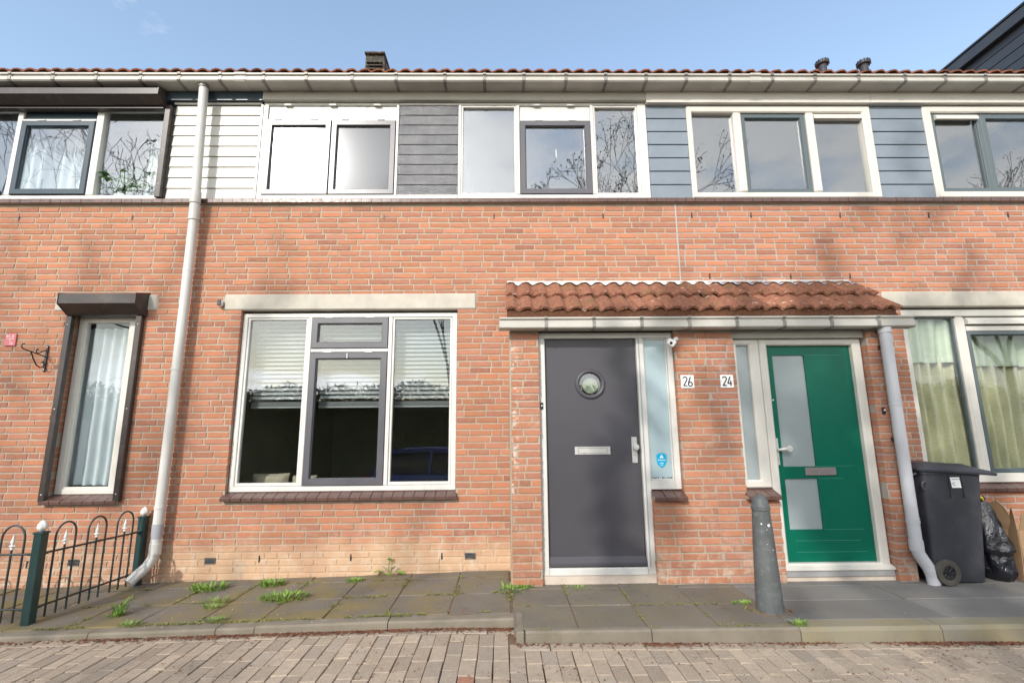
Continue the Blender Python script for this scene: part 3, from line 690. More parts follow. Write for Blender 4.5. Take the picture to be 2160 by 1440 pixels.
casement(w, .206, 1.0, 3.850, 4.735, .012, .062, M['casement'], M['glass'])
for x in (.42, .80): hinge(w, x, 4.74, .018, M['white']); hinge(w, x-.02, 4.93, .018, M['white'])
G().box(.60, .608, .0, .012, 4.27, 4.37, .002).obj('catch', M['enamel'], w)
# right house
boards(H_R, 1.642, 2.098, 3.80, 4.932, 7, M['blueboard'], .03, lap=.004, gap=.008); boards(H_R, 4.214, 4.816, 3.80, 4.932, 7, M['blueboard'], .03, lap=.004, gap=.008)
w = G().ring(2.10, 4.212, 3.80, 4.93, (.062,.098,.068,.085), .016, .11, .012).obj('window', M['cream'], H_R)
for a, b in ((2.63, 2.722), (3.464, 3.556)): G().box(a, b, .014, .105, 3.869, 4.844, .014).obj('mullion', M['cream'], w)
pane(w, 2.16, 2.632, 3.866, 4.847, .075, M['glass']); pane(w, 3.554, 4.116, 3.866, 4.847, .075, M['glass'])
casement(w, 2.724, 3.462, 3.871, 4.842, .045, .05, M['greengrey'], M['glass'])
G().prism_x([(.02,4.772),(.02,4.80),(.04,4.835),(.075,4.84),(.075,4.772)], 3.56, 4.112).obj('vent_grille', M['cream'], w)
w = G().ring(4.818, 6.6, 3.80, 4.93, (.095,.06,.075,.085), .016, .11, .012).obj('window', M['cream'], H_R)
casement(w, 4.915, 5.50, 3.877, 4.843, .045, .05, M['greengrey'], M['glass']); casement(w, 5.502, 6.53, 3.877, 4.843, .045, .06, M['greengrey'], M['glass'])
G().prism_x([(.01,4.76),(.01,4.79),(.03,4.82),(.045,4.822),(.045,4.76)], 4.96, 5.45).obj('vent_grille', M['cream'], w)

# ------------------------------------------------------------------ eaves: fascia, gutter, straps, roof
GP = [(-.03,5.066),(-.188,5.066),(-.202,5.078),(-.202,5.112),(-.186,5.118),(-.186,5.140),(-.206,5.143),(-.206,5.160),(-.172,5.160),(-.172,5.09),(-.045,5.09),(-.045,5.19),(-.03,5.19)]
FAS = {'l': [(-6.4, -3.20, 4.958, 5.20, M['navy'])], 'm': [(-3.20, -2.67, 4.958, 5.20, M['navy']), (-2.67, 1.637, 4.965, 5.20, M['bulkhead'])],
       'r': [(1.639, 4.20, 4.935, 5.20, M['cream']), (4.203, 6.6, 4.935, 5.20, M['cream'])]}
for key in 'lmr':
    for x0, x1, z0, z1, mt in FAS[key]: G().box(x0, x1, -.029, .11, z0, z1, .003).obj('fascia', mt, houses[key])
    x0, x1 = HX[key]; gu = G().prism_x(GP, x0, x1-.001).obj('gutter', M['gutter'], houses[key])
    for x in (-5.317,-4.852,-4.391,-3.914,-3.502,-3.059,-2.588,-2.127,-1.629,-1.15,-.618,-.183,.248,.711,1.149,1.594,2.039,2.522,2.996,3.471,3.958,4.478,4.93,5.384,5.85):
        if not x0 <= x < x1: continue
        o_, i_ = .006, .001
        prof = [(-.035,5.066-o_),(-.190,5.066-o_),(-.202-o_,5.076),(-.202-o_,5.113),(-.190-o_,5.119),(-.190-o_,5.139),(-.206-o_,5.142),(-.206-o_,5.166),(-.165,5.166),
                (-.165,5.161),(-.206-i_,5.161),(-.206-i_,5.143),(-.186-i_,5.140),(-.186-i_,5.118),(-.202-i_,5.112),(-.202-i_,5.078),(-.188,5.066-i_),(-.035,5.066-i_)]
        G().prism_x(prof, x-.017, x+.017).obj('gutter_strap', M['strap'], gu)
    for xs_ in ((-2.844,) if key == 'm' else (2.812,) if key == 'r' else ()):
        G().prism_x([(-.035,5.06),(-.195,5.06),(-.208,5.076),(-.208,5.115),(-.192,5.12),(-.192,5.14),(-.211,5.143),(-.211,5.165),(-.165,5.165),(-.165,5.161),(-.2075,5.161),(-.2075,5.144),(-.187,5.141),(-.187,5.1175),(-.203,5.112),(-.203,5.0775),(-.19,5.065),(-.035,5.065)], xs_-.06, xs_+.06).obj('gutter_sleeve', M['gutter'], gu)
PITCHR = R(29)
def wave(u):
    u = u - .10*math.sin(2*math.pi*u + .6); return (.5 + .5*math.cos(2*math.pi*u))**1.25
def tile_mesh(w=.30, l=.42, amp=.026, th=.014, seed=0, chip=.0):
    """double wave tile, x across, y up the slope (lip at y = 0), z out of the roof"""
    rr = random.Random(seed); nu, nl = 24, 4; top = []; bot = []
    for j in range(nl+1):
        y = l*j/nl
        for i in range(nu+1):
            u = i/nu; x = (u-.5)*(w+.012); h = amp*wave((x + w/2)/(w/2) - .28)
            e = rr.uniform(-chip, chip) if j == 0 else rr.uniform(-chip*.3, chip*.3)
            top.append((x, y + (e if j == 0 else 0), h + th + e*.4)); bot.append((x, y, h + rr.uniform(-chip, 0)*(1 if j == 0 else 0)))
    n = nu+1; o = len(top); gg = G(); fs = []
    for j in range(nl):
        for i in range(nu):
            fs.append((j*n+i, j*n+i+1, (j+1)*n+i+1, (j+1)*n+i)); fs.append((o+j*n+i, o+(j+1)*n+i, o+(j+1)*n+i+1, o+j*n+i+1))
    for i in range(nu): fs.append((i, o+i, o+i+1, i+1)); fs.append((nl*n+i, nl*n+i+1, o+nl*n+i+1, o+nl*n+i))
    for j in range(nl): fs.append((j*n, (j+1)*n, o+(j+1)*n, o+j*n)); fs.append((j*n+nu, o+j*n+nu, o+(j+1)*n+nu, (j+1)*n+nu))
    gg.add(top+bot, fs); return gg.mesh('roof_tile', 35)
RT = [tile_mesh(seed=i, chip=.002) for i in range(4)]
for key in 'lmr':
    x0, x1 = HX[key]; h = houses[key]
    y0, z0 = -.05, 5.29; tn = math.tan(PITCHR)
    gg = G(); gg.add([(x0,y0,z0-.02),(x1,y0,z0-.02),(x1,4.6,z0-.02+4.65*tn),(x0,4.6,z0-.02+4.65*tn),(x0,y0,z0-.16),(x1,y0,z0-.16),(x1,4.6,z0-.16+4.65*tn),(x0,4.6,z0-.16+4.65*tn)],
        [(0,1,2,3),(7,6,5,4),(0,4,5,1),(0,3,7,4),(1,5,6,2)])
    gg.add([(x0,4.6,z0-.02+4.65*tn),(x1,4.6,z0-.02+4.65*tn),(x1,9.3,4.9),(x0,9.3,4.9)], [(0,1,2,3)])
    roof = gg.obj('roof', M['black'], h)
    nt = round((x1-x0)/.30)
    for r_ in range(3):
        for i in range(nt):
            o = link('roof_tile', random.choice(RT), M['rooftile'], roof)
            d = r_*.34; o.location = (x0 + (i+.5)*(x1-x0)/nt, -.118 + d*math.cos(PITCHR), 5.238 + d*math.sin(PITCHR) + random.uniform(-.002,.003))
            o.rotation_euler = (PITCHR - R(2.2), 0, random.uniform(-.006,.006)); o.scale.x = (x1-x0)/nt/.30
    # the slope above, out of sight from the street
    gg = G(); nn = nt*8
    for i in range(nn):
        xa, xb = x0 + (x1-x0)*i/nn, x0 + (x1-x0)*(i+1)/nn
        ha, hb = .026*wave((xa-x0)/.15 - .28) - .004, .026*wave((xb-x0)/.15 - .28) - .004
        gg.add([(xa, .9, 5.29+.95*tn+ha), (xb, .9, 5.29+.95*tn+hb), (xb, 4.6, 5.29+4.65*tn+hb), (xa, 4.6, 5.29+4.65*tn+ha)], [(0,1,2,3)])
    gg.obj('tiled_slope', M['rooftile'], roof, kind='stuff')
# chimney vent box on the middle roof, two flues on the right roof
gg = G(); gg.add([(-1.93,1.16,5.7),(-1.62,1.16,5.7),(-1.62,1.5,5.7),(-1.93,1.5,5.7),(-1.912,1.17,6.57),(-1.655,1.17,6.57),(-1.655,1.44,6.57),(-1.912,1.44,6.57)],
    [(0,1,5,4),(1,2,6,5),(2,3,7,6),(3,0,4,7),(4,5,6,7)])
ch = gg.obj('roof_vent_box', M['vent'], H_M)
G().box(-1.925, -1.64, 1.13, 1.47, 6.555, 6.585, .006).obj('cap', M['vent'], ch)
for z in (6.30, 6.355, 6.41): G().box(-1.895, -1.67, 1.13, 1.17, z, z+.024, .004).obj('louvre', M['vent'], ch)
for x in (4.80, 5.425):
    fl = G().lathe([(.055,0),(.055,.75),(.062,.76),(.062,.80)], (x,1.45,5.9), 18).obj('flue', M['dormer'], H_R, smooth=40)
    G().lathe([(.085,.74),(.088,.745),(.088,.795),(.05,.82),(.0,.822)], (x,1.45,5.9), 20).obj('flue_cap', M['dormer'], fl, smooth=40)
    gg = G()
    for k in range(12):
        a = k*math.pi/6; gg.box(x+.089*math.cos(a)-.004, x+.089*math.cos(a)+.004, 1.45+.089*math.sin(a)-.004, 1.45+.089*math.sin(a)+.004, 6.63, 6.70)
    gg.obj('flue_ribs', M['black'], fl, kind='stuff')

# dark roof extension on the house further right
ext = thing('roof_extension', (9.5, 3, 5.2), 'dark boarded roof extension rising behind the right end of the tiled roof', 'roof extension')
for i in range(14):
    z = 5.1 + i*.185; G().box(8.36, 8.40, 1.0, 6.2, z+.008, z+.185, .006).obj('board', M['dormer'], ext)
G().box(8.385, 11.5, 1.02, 6.2, 5.1, 7.68).obj('core', M['black'], ext)
G().box(8.26, 11.6, .85, 6.4, 7.66, 7.86, .01).obj('roof_edge', M['dormer'], ext); G().box(8.24, 11.62, .83, 6.42, 7.862, 7.90, .005).obj('edge_trim', M['dormer'], ext)

# ------------------------------------------------------------------ downpipes
def downpipe(h, path, r, collars, mat, name='downpipe'):
    p = G().tube(path, r, 18).obj(name, M[mat], h, smooth=50)
    for (c, d, rr, hh, mt) in collars:
        c = Vector(c); d = Vector(d).normalized(); G().tube([c-d*hh/2, c-d*hh/2*.98, c+d*hh/2*.98, c+d*hh/2], [rr*.96, rr, rr, rr*.96], 18).obj('collar', M[mat if mt == 'pipe' else mt], p, smooth=50)
    return p
UP = (0,0,1)
p = downpipe(H_M, [(-3.275,-.118,5.085),(-3.272,-.118,5.0),(-3.232,-.118,3.86),(-3.230,-.112,3.70),(-3.229,-.105,3.60),(-3.229,-.10,2.6),(-3.236,-.10,.9),(-3.240,-.10,.24),(-3.250,-.108,.17),(-3.272,-.14,.105),(-3.31,-.215,.045),(-3.335,-.26,.0)], .046,
   [((-3.275,-.118,5.052),UP,.056,.03,'strap'), ((-3.2305,-.114,3.745),UP,.0525,.13,'pipe'), ((-3.229,-.107,3.58),UP,.053,.17,'pipe'), ((-3.229,-.10,2.95),UP,.0495,.02,'pipe'), ((-3.234,-.10,1.93),UP,.0505,.02,'pipe'), ((-3.2385,-.10,.62),UP,.0505,.02,'pipe'), ((-3.239,-.10,.41),UP,.0485,.13,'pipe_grey'), ((-3.240,-.10,.25),UP,.052,.10,'pipe')], 'pipe_l')
p = downpipe(H_R, [(3.53,-.575,2.23),(3.53,-.575,.30),(3.538,-.577,.245),(3.575,-.585,.17),(3.605,-.59,.12),(3.615,-.592,.07),(3.62,-.593,.003)], .048,
   [((3.53,-.575,2.185),UP,.056,.05,'pipe'), ((3.53,-.575,1.51),UP,.0525,.022,'pipe'), ((3.53,-.575,1.545),UP,.0515,.012,'pipe'), ((3.53,-.575,.505),UP,.0525,.022,'pipe'), ((3.53,-.575,.53),UP,.0515,.012,'pipe'), ((3.53,-.575,.31),UP,.053,.09,'pipe'), ((3.612,-.591,.10),(.3,-.05,-1),.0525,.05,'pipe')], 'pipe')
for z in (2.04, 1.2): G().box(3.50, 3.62, -.53, -.5, z-.015, z+.015).obj('pipe_clip', M['brown'], p)

# ------------------------------------------------------------------ front door of the middle house
YF, YL = -.445, -.405
# frame built from butted members so the openings stay clear
fr = G().box(.335, .392, YF, YF+.09, .066, 2.152, .004).box(.335, 1.595, YF, YF+.09, 2.1525, 2.206, .004).box(1.253, 1.322, YF, YF+.09, .066, 2.152, .004).box(1.542, 1.595, YF, YF+.09, .776, 2.152, .004).box(1.3225, 1.5415, YF, YF+.09, .776, .855, .004).box(.3925, 1.2525, YF-.012, YF+.09, .066, .128, .006)
dframe = fr.obj('door_frame', M['white'], H_M)
G().box(1.270, 1.280, YF-.004, YF+.0, .13, 2.15, .002).obj('groove_strip', M['pipe_grey'], dframe)  # raised grey strip stands in for the groove in the mullion
G().ring(1.323, 1.541, .856, 2.152, .012, YF+.02, YF+.06, .003).obj('glazing_bead', M['white'], dframe); G().box(1.333, 1.531, YF+.035, YF+.045, .866, 2.142).obj('side_pane', M['frost'], dframe)
gg = G()
for i in range(26):
    x = 1.336 + .0074*i; 
    if random.random() < .65: gg.box(x, x+random.uniform(.004,.008), YF+.0335, YF+.035, .869, .869+random.uniform(.004,.014))
gg.obj('film_edge', M['black'], dframe, kind='stuff')
G().box(.3, 1.34, -.45, -.38, -.08, .0655).obj('door_step', M['peach'], dframe)
gg = G()
rng = random.Random(5); zs = [.07 + .02*i for i in range(107)]
pts = [(.3345, z) for z in zs] + [(.322 + rng.uniform(-.006, .006), z) for z in reversed(zs)]
gg.prism_y(pts, YF-.006, YF+.03); gg.obj('mortar_fillet', M['leadwhite'], dframe)
# leaf with a round hole
def disc_hole(x0, x1, z0, z1, cx, cz, r, yf, yb, n=48):
    gg = G(); ci = [(cx + r*math.cos(2*math.pi*k/n), cz + r*math.sin(2*math.pi*k/n)) for k in range(n)]; ou = []
    for x, z in ci:
        dx_, dz_ = x-cx, z-cz; t = min(((x1-cx)/dx_ if dx_ > 1e-9 else (x0-cx)/dx_ if dx_ < -1e-9 else 1e9), ((z1-cz)/dz_ if dz_ > 1e-9 else (z0-cz)/dz_ if dz_ < -1e-9 else 1e9)); ou.append((cx+dx_*t, cz+dz_*t))
    for y in (yf, yb):
        vs_ = [(x, y, z) for x, z in ci] + [(x, y, z) for x, z in ou]; gg.add(vs_, [(k, (k+1)%n, n+(k+1)%n, n+k) for k in range(n)])
    gg.add([(x, yf, z) for x, z in ci] + [(x, yb, z) for x, z in ci], [(k, (k+1)%n, n+(k+1)%n, n+k) for k in range(n)])
    for xa, za, xb, zb in ((x0,z0,x1,z0),(x1,z0,x1,z1),(x1,z1,x0,z1),(x0,z1,x0,z0)): gg.add([(xa,yf,za),(xb,yf,zb),(xb,yb,zb),(xa,yb,za)], [(0,1,2,3)])
    for (cx_, cz_), s_ in (((x0,z0),0),((x1,z0),0),((x1,z1),0),((x0,z1),0)):
        for y in (yf, yb):
            near = sorted(range(n), key=lambda k: (ou[k][0]-cx_)**2 + (ou[k][1]-cz_)**2)[:2]; gg.add([(cx_, y, cz_), (ou[near[0]][0], y, ou[near[0]][1]), (ou[near[1]][0], y, ou[near[1]][1])], [(0,1,2)])
    return gg
DC = (.815, 1.725)
door = disc_hole(.396, 1.249, .131, 2.146, *DC, .118, YL, YL+.05).obj('front_door', M['anthra'], H_M)
# porthole ring: open in the middle
def torus_ring(c, prof, n=56):
    gg = G(); vs_ = []; m_ = len(prof)
    for k in range(n):
        th = 2*math.pi*k/n
        for r, h in prof: vs_.append((c[0]+r*math.cos(th), c[1]+h, c[2]+r*math.sin(th)))
    return gg.add(vs_, [(k*m_+i, k*m_+(i+1)%m_, ((k+1)%n)*m_+(i+1)%m_, ((k+1)%n)*m_+i) for k in range(n) for i in range(m_)])
torus_ring((DC[0],YL,DC[1]), [(.102,.02),(.102,-.006),(.110,-.016),(.124,-.019),(.137,-.012),(.141,.0),(.141,.006),(.112,.024)]).obj('porthole_ring', M['anthra'], door, smooth=60)
G().lathe([(.0,.018),(.112,.018),(.112,.022),(.0,.022)], (DC[0],YL,DC[1]), 40, 'y').obj('porthole_pane', M['glass_low'], door)
G().lathe([(.0,.045),(.072,.045),(.072,.05),(.0,.05)], (DC[0]+.006,YL,DC[1]-.012), 40, 'y').obj('porthole_disc', pmat('pale green disc', (.25,.27,.19), (.20,.225,.155), 14, .4), door)  # plain pale green disc set behind the round pane
G().lathe([(.0,.07),(.125,.07),(.125,.072),(.0,.072)], (DC[0],YL,DC[1]), 40, 'y').obj('porthole_back', M['black'], door)
G().prism_x([(YL,.212),(YL-.035,.165),(YL-.038,.140),(YL,.140)], .40, 1.246).obj('weather_board', M['anthra'], door)
lb = G().ring(.651, .976, 1.084, 1.154, (.03,.03,.012,.012), YL-.008, YL+.002, .003).obj('letterbox', M['steel'], door); G().box(.683, .944, YL-.006, YL+.001, 1.098, 1.140, .002).obj('letterbox_flap', M['steel'], door)
hp = G().box(1.172, 1.222, YL-.008, YL, 1.006, 1.238, .004).obj('handle_plate', M['steel'], door)
G().lathe([(.012,0),(.012,-.03),(.026,-.036),(.028,-.05),(.025,-.058),(.0,-.06)], (1.200,YL-.006,1.148), 24, 'y').obj('door_knob', M['steel'], door, smooth=40)
G().lathe([(.009,0),(.009,-.006),(.006,-.008),(.0,-.008)], (1.198,YL-.008,1.085), 16, 'y').obj('lock', M['alu'], door)
sills(dframe, 1.312, 1.602, .770, YF+.01, -.560, 3, drop=.045)
G().box(.342, .366, YF-.014, YF, 1.495, 1.555, .004).obj('doorbell', M['black'], dframe); G().lathe([(.007,0),(.007,-.003),(.0,-.004)], (.354,YF-.014,1.525), 12, 'y').obj('bell_button', M['enamel'], dframe)

# ------------------------------------------------------------------ front door of the right house
YF, YL = -.435, -.385
df = G().box(2.148, 3.402, -.47, -.36, 2.139, 2.215, .003).obj('door_head_board', M['bulkhead'], H_R)
dframe = G().ring(2.424, 3.396, .092, 2.137, (.072,.085,.0445,.06), YF, YF+.07, .012).obj('door_frame', M['cream'], H_R)
sf = G().ring(2.155, 2.4225, .777, 2.137, (.052,.10,.070,.058), YF+.002, YF+.07, .012).obj('sidelight_frame', M['cream'], H_R)
G().box(2.205, 2.325, YF+.035, YF+.045, .845, 2.082).obj('side_pane', M['frost_g'], sf)
gg = G(); pts = [(2.1545, z) for z in [.78 + .02*i for i in range(68)]] + [(2.140 + rng.uniform(-.005,.006), .78 + .02*(67-i)) for i in range(68)]
gg.prism_y(pts, -.475, -.40); gg.obj('mortar_fillet', M['leadwhite'], sf)
gg = G(); pts = [(2.4235, z) for z in [.0 + .02*i for i in range(38)]] + [(2.409 + rng.uniform(-.005,.006), .0 + .02*(37-i)) for i in range(38)]
gg.prism_y(pts, -.475, -.40); gg.obj('mortar_fillet', M['leadwhite'], dframe)
th = G().prism_x([(YF-.045,.092),(YF-.045,.105),(YF-.005,.122),(YF+.03,.136),(YF+.06,.136),(YF+.06,.092)], 2.43, 3.40).obj('threshold', M['cream'], dframe)
G().box(2.432, 3.40, YF-.03, YF+.05, .037, .0915, .003).obj('threshold_plate', M['alu'], dframe)
G().box(2.40, 3.42, -.45, -.38, -.08, .0365).obj('door_step', M['peach'], dframe)
# leaf: rails and stiles round two panes, one face
gx = (2.50, 2.562, 2.866, 3.308); gz = (.140, .412, .853, .960, 1.988, 2.076); gg = G()
for a, b, c, d in ((gx[0],gx[1],gz[0],gz[5]), (gx[2],gx[3],gz[0],gz[5]), (gx[1],gx[2],gz[0],gz[1]), (gx[1],gx[2],gz[2],gz[3]), (gx[1],gx[2],gz[4],gz[5])): gg.box(a, b, YL, YL+.045, c, d)
door = gg.obj('front_door', M['green'], H_R)
G().box(2.56, 2.868, YL+.016, YL+.026, .956, 1.992).obj('pane', M['frost_g'], door); G().box(2.56, 2.868, YL+.016, YL+.026, .408, .857).obj('pane', M['frost_g'], door)
for a, b, z in ((2.868, 3.23, 1.989), (2.868, 3.22, .962), (2.868, 3.23, .411), (2.60, 3.19, .318), (2.60, 3.24, .222), (2.87, 3.10, .852)): G().box(a, b, YL-.0012, YL+.001, z-.0015, z+.0015).obj('groove', pmat('pale groove', (.05,.24,.18), None, rough=.4), door)
G().box(2.502, 3.306, YL-.012, YL+.03, .128, .1395, .002).obj('drip_rail', M['alu'], door)
G().box(2.754, 3.036, YL-.014, YL+.001, .880, .950, .004).obj('letterbox', pmat('dull bronze letterbox', (.30,.265,.26), (.24,.21,.205), 30, .4, metal=.4), door)
hp = G().box(2.497, 2.532, YL-.010, YL, .974, 1.216, .004).obj('handle_plate', M['steel'], door)
G().tube([(2.515,YL-.008,1.11),(2.515,YL-.045,1.112),(2.54,YL-.055,1.116),(2.60,YL-.055,1.12)], [.011,.011,.016,.02], 12).obj('door_handle', M['steel'], door, smooth=50)
G().lathe([(.0,-.076),(.028,-.074),(.03,-.06),(.024,-.05),(.0,-.048)], (2.597,YL,1.122), 24, 'y').obj('handle_knob', M['steel'], door, smooth=50)
G().lathe([(.010,0),(.010,-.006),(.0,-.008)], (2.516,YL-.010,1.035), 16, 'y').obj('lock', M['alu'], door); G().lathe([(.010,0),(.009,-.005),(.0,-.006)], (2.528,YL,1.565), 14, 'y').obj('spyhole', M['steel'], door)
sills(sf, 2.132, 2.424, .772, YF+.01, -.560, 3, drop=.045)
G().box(3.452, 3.480, -.518, -.5, 1.425, 1.485, .005).obj('doorbell', M['black'], H_R); G().lathe([(.008,0),(.008,-.003),(.0,-.004)], (3.468,-.518,1.46), 12, 'y').obj('bell_button', M['enamel'], H_R)

# ------------------------------------------------------------------ canopy over both doors
can = thing('door_canopy', (1.87, -.3, 2.2), 'weathered orange tile lean-to canopy across both front doors', 'canopy')
PC_ = math.atan2(.40, .585)
gg = G(); gg.prism_x([(-.60,2.335),(-.015,2.745),(-.015,2.66),(-.50,2.30),(-.60,2.30)], .05, 3.66); gg.obj('canopy_deck', M['moss_rim'], can)
G().box(.078, 3.565, -.52, -.37, 2.222, 2.33).obj('canopy_beam', M['bulkhead'], can)
CT = [tile_mesh(w=.304, l=.40, amp=.029, th=.020, seed=20+i, chip=.010) for i in range(6)]
for r_ in range(2):
    for i in range(12):
        o = link('canopy_tile', CT[(i*5 + r_*2) % 6], M['canopytile'], can); attach(o, can)
        d = r_*.345; o.location = (.033 + (i+.5)*.304 + (.012 if r_ else 0), -.615 + d*math.cos(PC_) - (.01 if r_ else 0), 2.374 + d*math.sin(PC_) + random.uniform(-.003,.005) + (.012 if r_ else 0))
        o.rotation_euler = (PC_ - R(2.5), random.uniform(-.012,.012), random.uniform(-.01,.01))
gg = G(); rr = random.Random(9)
pts = [(.04 + .03*i, 2.318) for i in range(121)] + [(.04 + .03*(120-i), 2.384 + .029*wave((.04+.03*(120-i)-.033)/.152 - .28) + rr.uniform(-.008,.006)) for i in range(121)]
gg.prism_y(pts, -.605, -.585); gg.obj('mortar_bedding', M['moss_rim'], can)
def flash(x0, x1, ztop, drop, y0, mat, name, amp=.029):
    gg = G(); n = int((x1-x0)/.015); vs_ = []
    for i in range(n+1):
        x = x0 + (x1-x0)*i/n; h = amp*wave((x-.045)/.152 - .28); wv = .010*mnoise.noise(Vector((x*9, 1, drop))) + .005*mnoise.noise(Vector((x*31, 1, drop)))
        sx = -.03-drop
        vs_ += [(x, -.004, ztop + wv*.6), (x, -.022, ztop - .028 + wv), (x, sx, 2.374 + .018 + h + (sx+.615)*math.tan(PC_) + .028 + wv)]
    fs = [(i*3+k, i*3+3+k, i*3+4+k, i*3+1+k) for i in range(n) for k in range(2)]
    return gg.add(vs_, fs).obj(name, mat, can, smooth=60)
flash(.05, 2.28, 2.852, .055, 0, M['leadwhite'], 'flashing'); flash(2.12, 3.70, 2.838, .066, 0, M['lead'], 'flashing')
G().box(2.28, 3.68, -.012, .0, 2.832, 2.852, .003).obj('flashing_strip', M['leadwhite'], can)
CG = [(-.5,2.21),(-.628,2.21),(-.64,2.22),(-.64,2.268),(-.625,2.273),(-.625,2.295),(-.645,2.298),(-.645,2.312),(-.61,2.312),(-.61,2.235),(-.515,2.235),(-.515,2.30),(-.5,2.30)]
cgut = G().prism_x([(y-.021 if y > -.51 else y, z) for y, z in CG], -.026, 3.772).obj('canopy_gutter', M['gutter'], can)
for x in (-.031, 3.773): G().prism_x([(-.521,2.207),(-.63,2.207),(-.643,2.218),(-.643,2.268),(-.628,2.273),(-.628,2.296),(-.648,2.298),(-.648,2.315),(-.521,2.315)], x, x+.005).obj('gutter_end', M['gutter'], cgut)
for x in (.395,.83,1.265,1.70,2.135,2.57,3.005,3.44):
    a = .006; prof = [(-.522,2.21-a),(-.63,2.21-a),(-.64-a,2.219),(-.64-a,2.269),(-.628-a,2.274),(-.628-a,2.294),(-.645-a,2.297),(-.645-a,2.318),(-.605,2.318),(-.605,2.313),(-.646,2.313),(-.646,2.298),(-.6265,2.295),(-.6265,2.2725),(-.641,2.268),(-.641,2.2195),(-.629,2.209),(-.522,2.209)]
    G().prism_x(prof, x-.015, x+.015).obj('gutter_strap', M['strap'], cgut)

# ================================================================== THINGS ON THE WALLS
def arc(cx, cz, rx, rz, a0, a1, n=14): return [(cx + rx*math.cos(R(a0 + (a1-a0)*i/n)), cz + rz*math.sin(R(a0 + (a1-a0)*i/n))) for i in range(n+1)]
def numeral(d, x, z, w, h):
    """stroke lists inside a box x..x+w, z..z+h"""
    if d == '2': return [arc(x+w/2, z+h-w/2, w/2, w/2, 165, -25) + [(x+w*.06, z+.004)], [(x, z+.004), (x+w, z+.004)]]
    if d == '6': return [[(x+w*.62, z+h), (x+w*.18, z+h*.52)] + arc(x+w/2, z+w/2, w/2, w/2, 160, 520, 24)]
    if d == '4': return [[(x+w*.66, z+h), (x, z+h*.28)], [(x-.003, z+h*.28), (x+w, z+h*.28)], [(x+w*.76, z+h*.58), (x+w*.76, z)]]
    if d == '5': return [[(x+w, z+h), (x+w*.1, z+h), (x+w*.05, z+h*.56)] + arc(x+w*.46, z+h*.32, w*.5, h*.32, 110, -150)]
    return []
def number_plate(x0, digits, label):
    t = thing('house_number_plate', (x0+.06, -.5, 1.673), label, 'number plate', 'house number plates')
    G().box(x0, x0+.12, -.5075, -.4965, 1.673, 1.792, .002).obj('plate', M['enamel'], t)
    for i, d in enumerate(digits):
        gg = G()
        for s_ in numeral(d, x0+.019+i*.046, 1.690, .036, .084): gg.ribbon(s_, .0105, -.5095, -.507)
        gg.obj('numeral', M['numeral'], t)
    for sx in (.008, .112): G().lathe([(.003,0),(.0025,-.0015),(.0,-.002)], (x0+sx,-.5075,1.732), 8, 'y').obj('screw', M['black'], t)
number_plate(1.632, '26', 'white enamel number plate 26 beside the frosted sidelight')
number_plate(1.996, '24', 'white enamel number plate 24 beside the green door frame')

t = thing('hydrant_marker_plate', (-4.995, 0, 2.19), 'small faded red marker plate with white lettering on brick', 'sign')
G().box(-5.056, -4.944, -.012, .0, 2.190, 2.318, .004).obj('plate', M['red'], t)
def lettering(txt, x, z, size, y, mat, parent, name='lettering', sx=1.0):
    cu = bpy.data.curves.new(name, 'FONT'); cu.body = txt; cu.size = size; cu.extrude = .0004; cu.resolution_u = 3
    ob = bpy.data.objects.new('tmp_text', cu); COL.objects.link(ob); dg = bpy.context.evaluated_depsgraph_get(); dg.update()
    me = bpy.data.meshes.new_from_object(ob.evaluated_get(dg)); bpy.data.objects.remove(ob)
    me.transform(Matrix(((sx,0,0,x),(0,0,1,0),(0,1,0,z),(0,0,0,1))))
    for v in me.vertices: v.co.y = y - v.co.y*0 + (-.0008 if v.co.y > 0 else 0)
    me.materials.clear(); return link(name, me, mat, parent)
lettering('BK', -5.043, 2.279, .036, -.0125, M['signwhite'], t); lettering('25', -5.003, 2.203, .036, -.0125, M['signwhite'], t)
gg = G().box(-5.036, -4.962, -.0135, -.0121, 2.262, 2.2665).box(-5.004, -4.998, -.0135, -.0121, 2.238, 2.262); gg.obj('pipe_symbol', M['signwhite'], t)
G().box(-4.99, -4.962, -.0135, -.0121, 2.276, 2.280).box(-4.98, -4.968, -.0135, -.0121, 2.288, 2.300).obj('small_print', M['signwhite'], t, kind='stuff')

t = thing('hanging_basket_bracket', (-4.615, 0, 1.93), 'black wrought iron scroll bracket left of the narrow shuttered window', 'bracket')
G().box(-4.628, -4.604, -.012, -.0, 1.925, 2.192, .003).obj('back_plate', M['iron'], t)
bx = -4.616
G().tube([(bx,-.012,2.075),(bx,-.10,2.092),(bx,-.20,2.108),(bx,-.255,2.118),(bx,-.278,2.138),(bx,-.270,2.160),(bx,-.248,2.168)], .0058, 8).obj('arm', M['iron'], t, smooth=60)
G().tube([(bx+.004,-.178,2.103),(bx+.004,-.150,2.05),(bx+.004,-.105,1.985),(bx+.004,-.06,1.96),(bx+.004,-.028,1.972),(bx+.004,-.02,2.005),(bx+.004,-.036,2.026),(bx+.004,-.052,2.010)], .0058, 8).obj('scroll', M['iron'], t, smooth=60)
G().tube([(bx-.004,-.012,2.142),(bx-.004,-.06,2.118),(bx-.004,-.098,2.098),(bx-.004,-.118,2.118),(bx-.004,-.108,2.142),(bx-.004,-.092,2.134)], .0052, 8).obj('scroll', M['iron'], t, smooth=60)
for z in (1.945, 2.175): G().lathe([(.006,0),(.005,-.003),(.0,-.004)], (bx,-.012,z), 10, 'y').obj('screw', M['steel'], t)

